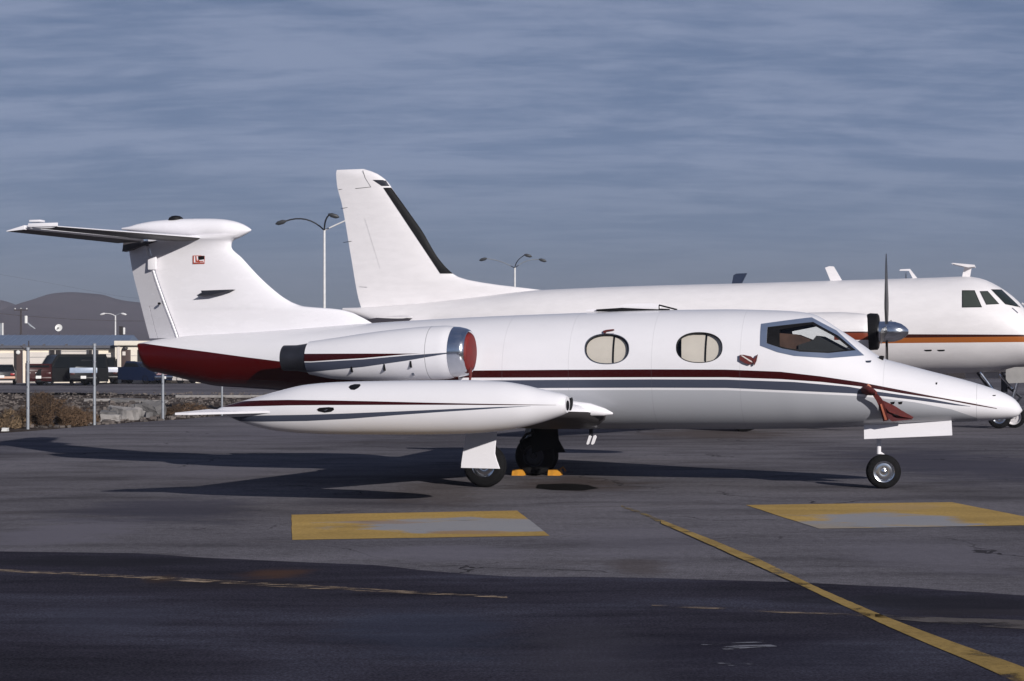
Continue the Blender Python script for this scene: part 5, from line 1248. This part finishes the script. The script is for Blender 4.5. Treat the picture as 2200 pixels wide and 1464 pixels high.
MB().tube([(0, -.1, ZT(705, Y)), (0, -.45, ZT(705, Y))], .05, 6).build('feed_horn', m_dk, t)
t = pole_thing('hanging_sign', 'small black and white box sign on a mast right of the distant lamp', 'sign', 263, Y, ZT(712, Y), .03, m_wood)
MB().box((-.12, 0, ZT(711, Y)), (.34, .12, .8)).build('dark_panel', m_dk, t); MB().box((.16, 0, ZT(711.5, Y)), (.18, .1, .62)).build('white_panel', m_plate, t, bevel=.03)
t = pole_thing('signboard', 'narrow grey and white board at the left edge above the long roof', 'sign', 4, Y, ZT(722, Y), .05, m_wood)
MB().box((-.1, 0, ZT(708, Y)), (.3, .1, 1.1)).build('grey_panel', m_galv, t); MB().box((.10, -.02, ZT(708, Y)), (.1, .14, 1.15)).build('white_edge', m_plate, t)

# ---- hills
def hill_mesh():
    ridge = pchip([-900, -300, -60, 0, 25, 52, 75, 95, 125, 155, 190, 225, 240, 270, 310, 400, 520, 640, 800, 1300, 2200, 3200], [690, 655, 640, 645, 652, 661, 645, 635, 629.5, 628, 630.5, 635.5, 640.5, 647, 651, 668, 700, 715, 735, 742, 735, 730])
    vs = []; fs = []; cols = [(-900+i*9) for i in range(456)]; rows = 16
    for j in range(rows+1):
        s = j/rows; Yd = 700+s*650
        for px in cols:
            zt_ = (HY-ridge(px))/F*1350*(1+.0)
            e = s**1.25
            X_ = (px-1100)/F*1350
            z = (zt_+HC)*e*(1+.10*noise.noise(Vector((X_*.012, Yd*.012, 0)))*(1-s))+(noise.noise(Vector((X_*.05, Yd*.03, 3)))*1.2*min(1, s*3)*(1-.6*s))-.3*(1-s)
            vs.append((X_*(.85+.15*s), Yd, z-.4*(s == 0)))
    n = len(cols)
    for j in range(rows):
        for i in range(n-1): fs.append((j*n+i, j*n+i+1, (j+1)*n+i+1, (j+1)*n+i))
    # back slope
    b = len(vs)
    for i in range(n): v = vs[rows*n+i]; vs.append((v[0], v[1]+110, -.5))
    for i in range(n-1): fs.append((rows*n+i, rows*n+i+1, b+i+1, b+i))
    return vs, fs
m, t, b = newmat('dry_hillside'); g = N(t, 'NewGeometry')
c = RAMP(t, NOISE(t, g.outputs['Position'], .012, 7, .65, .3), [(.35, (.050, .038, .044)), (.65, (.068, .052, .058))]); t.links.new(c, b.inputs['Base Color']); b.inputs['Roughness'].default_value = 1; b.inputs['Specular IOR Level'].default_value = 0
vs, fs = hill_mesh(); tag(mesh_obj('hills', vs, fs, m, None, True, 60), None, None, None, 'structure')
# ---- haze
hz = bpy.data.materials.new('haze_air'); hz.use_nodes = True; t = hz.node_tree; t.nodes.clear()
ho = N(t, 'OutputMaterial'); pv = N(t, 'VolumePrincipled'); pv.inputs['Density'].default_value = .00030; pv.inputs['Color'].default_value = (.72, .74, .86, 1); pv.inputs['Anisotropy'].default_value = 0.
t.links.new(pv.outputs[0], ho.inputs['Volume'])
tag(MB().box((0, 750, 39), (3300, 1700, 80.2)).build('haze', hz), None, None, None, 'stuff')
bpy.data.objects['haze'].visible_shadow = True
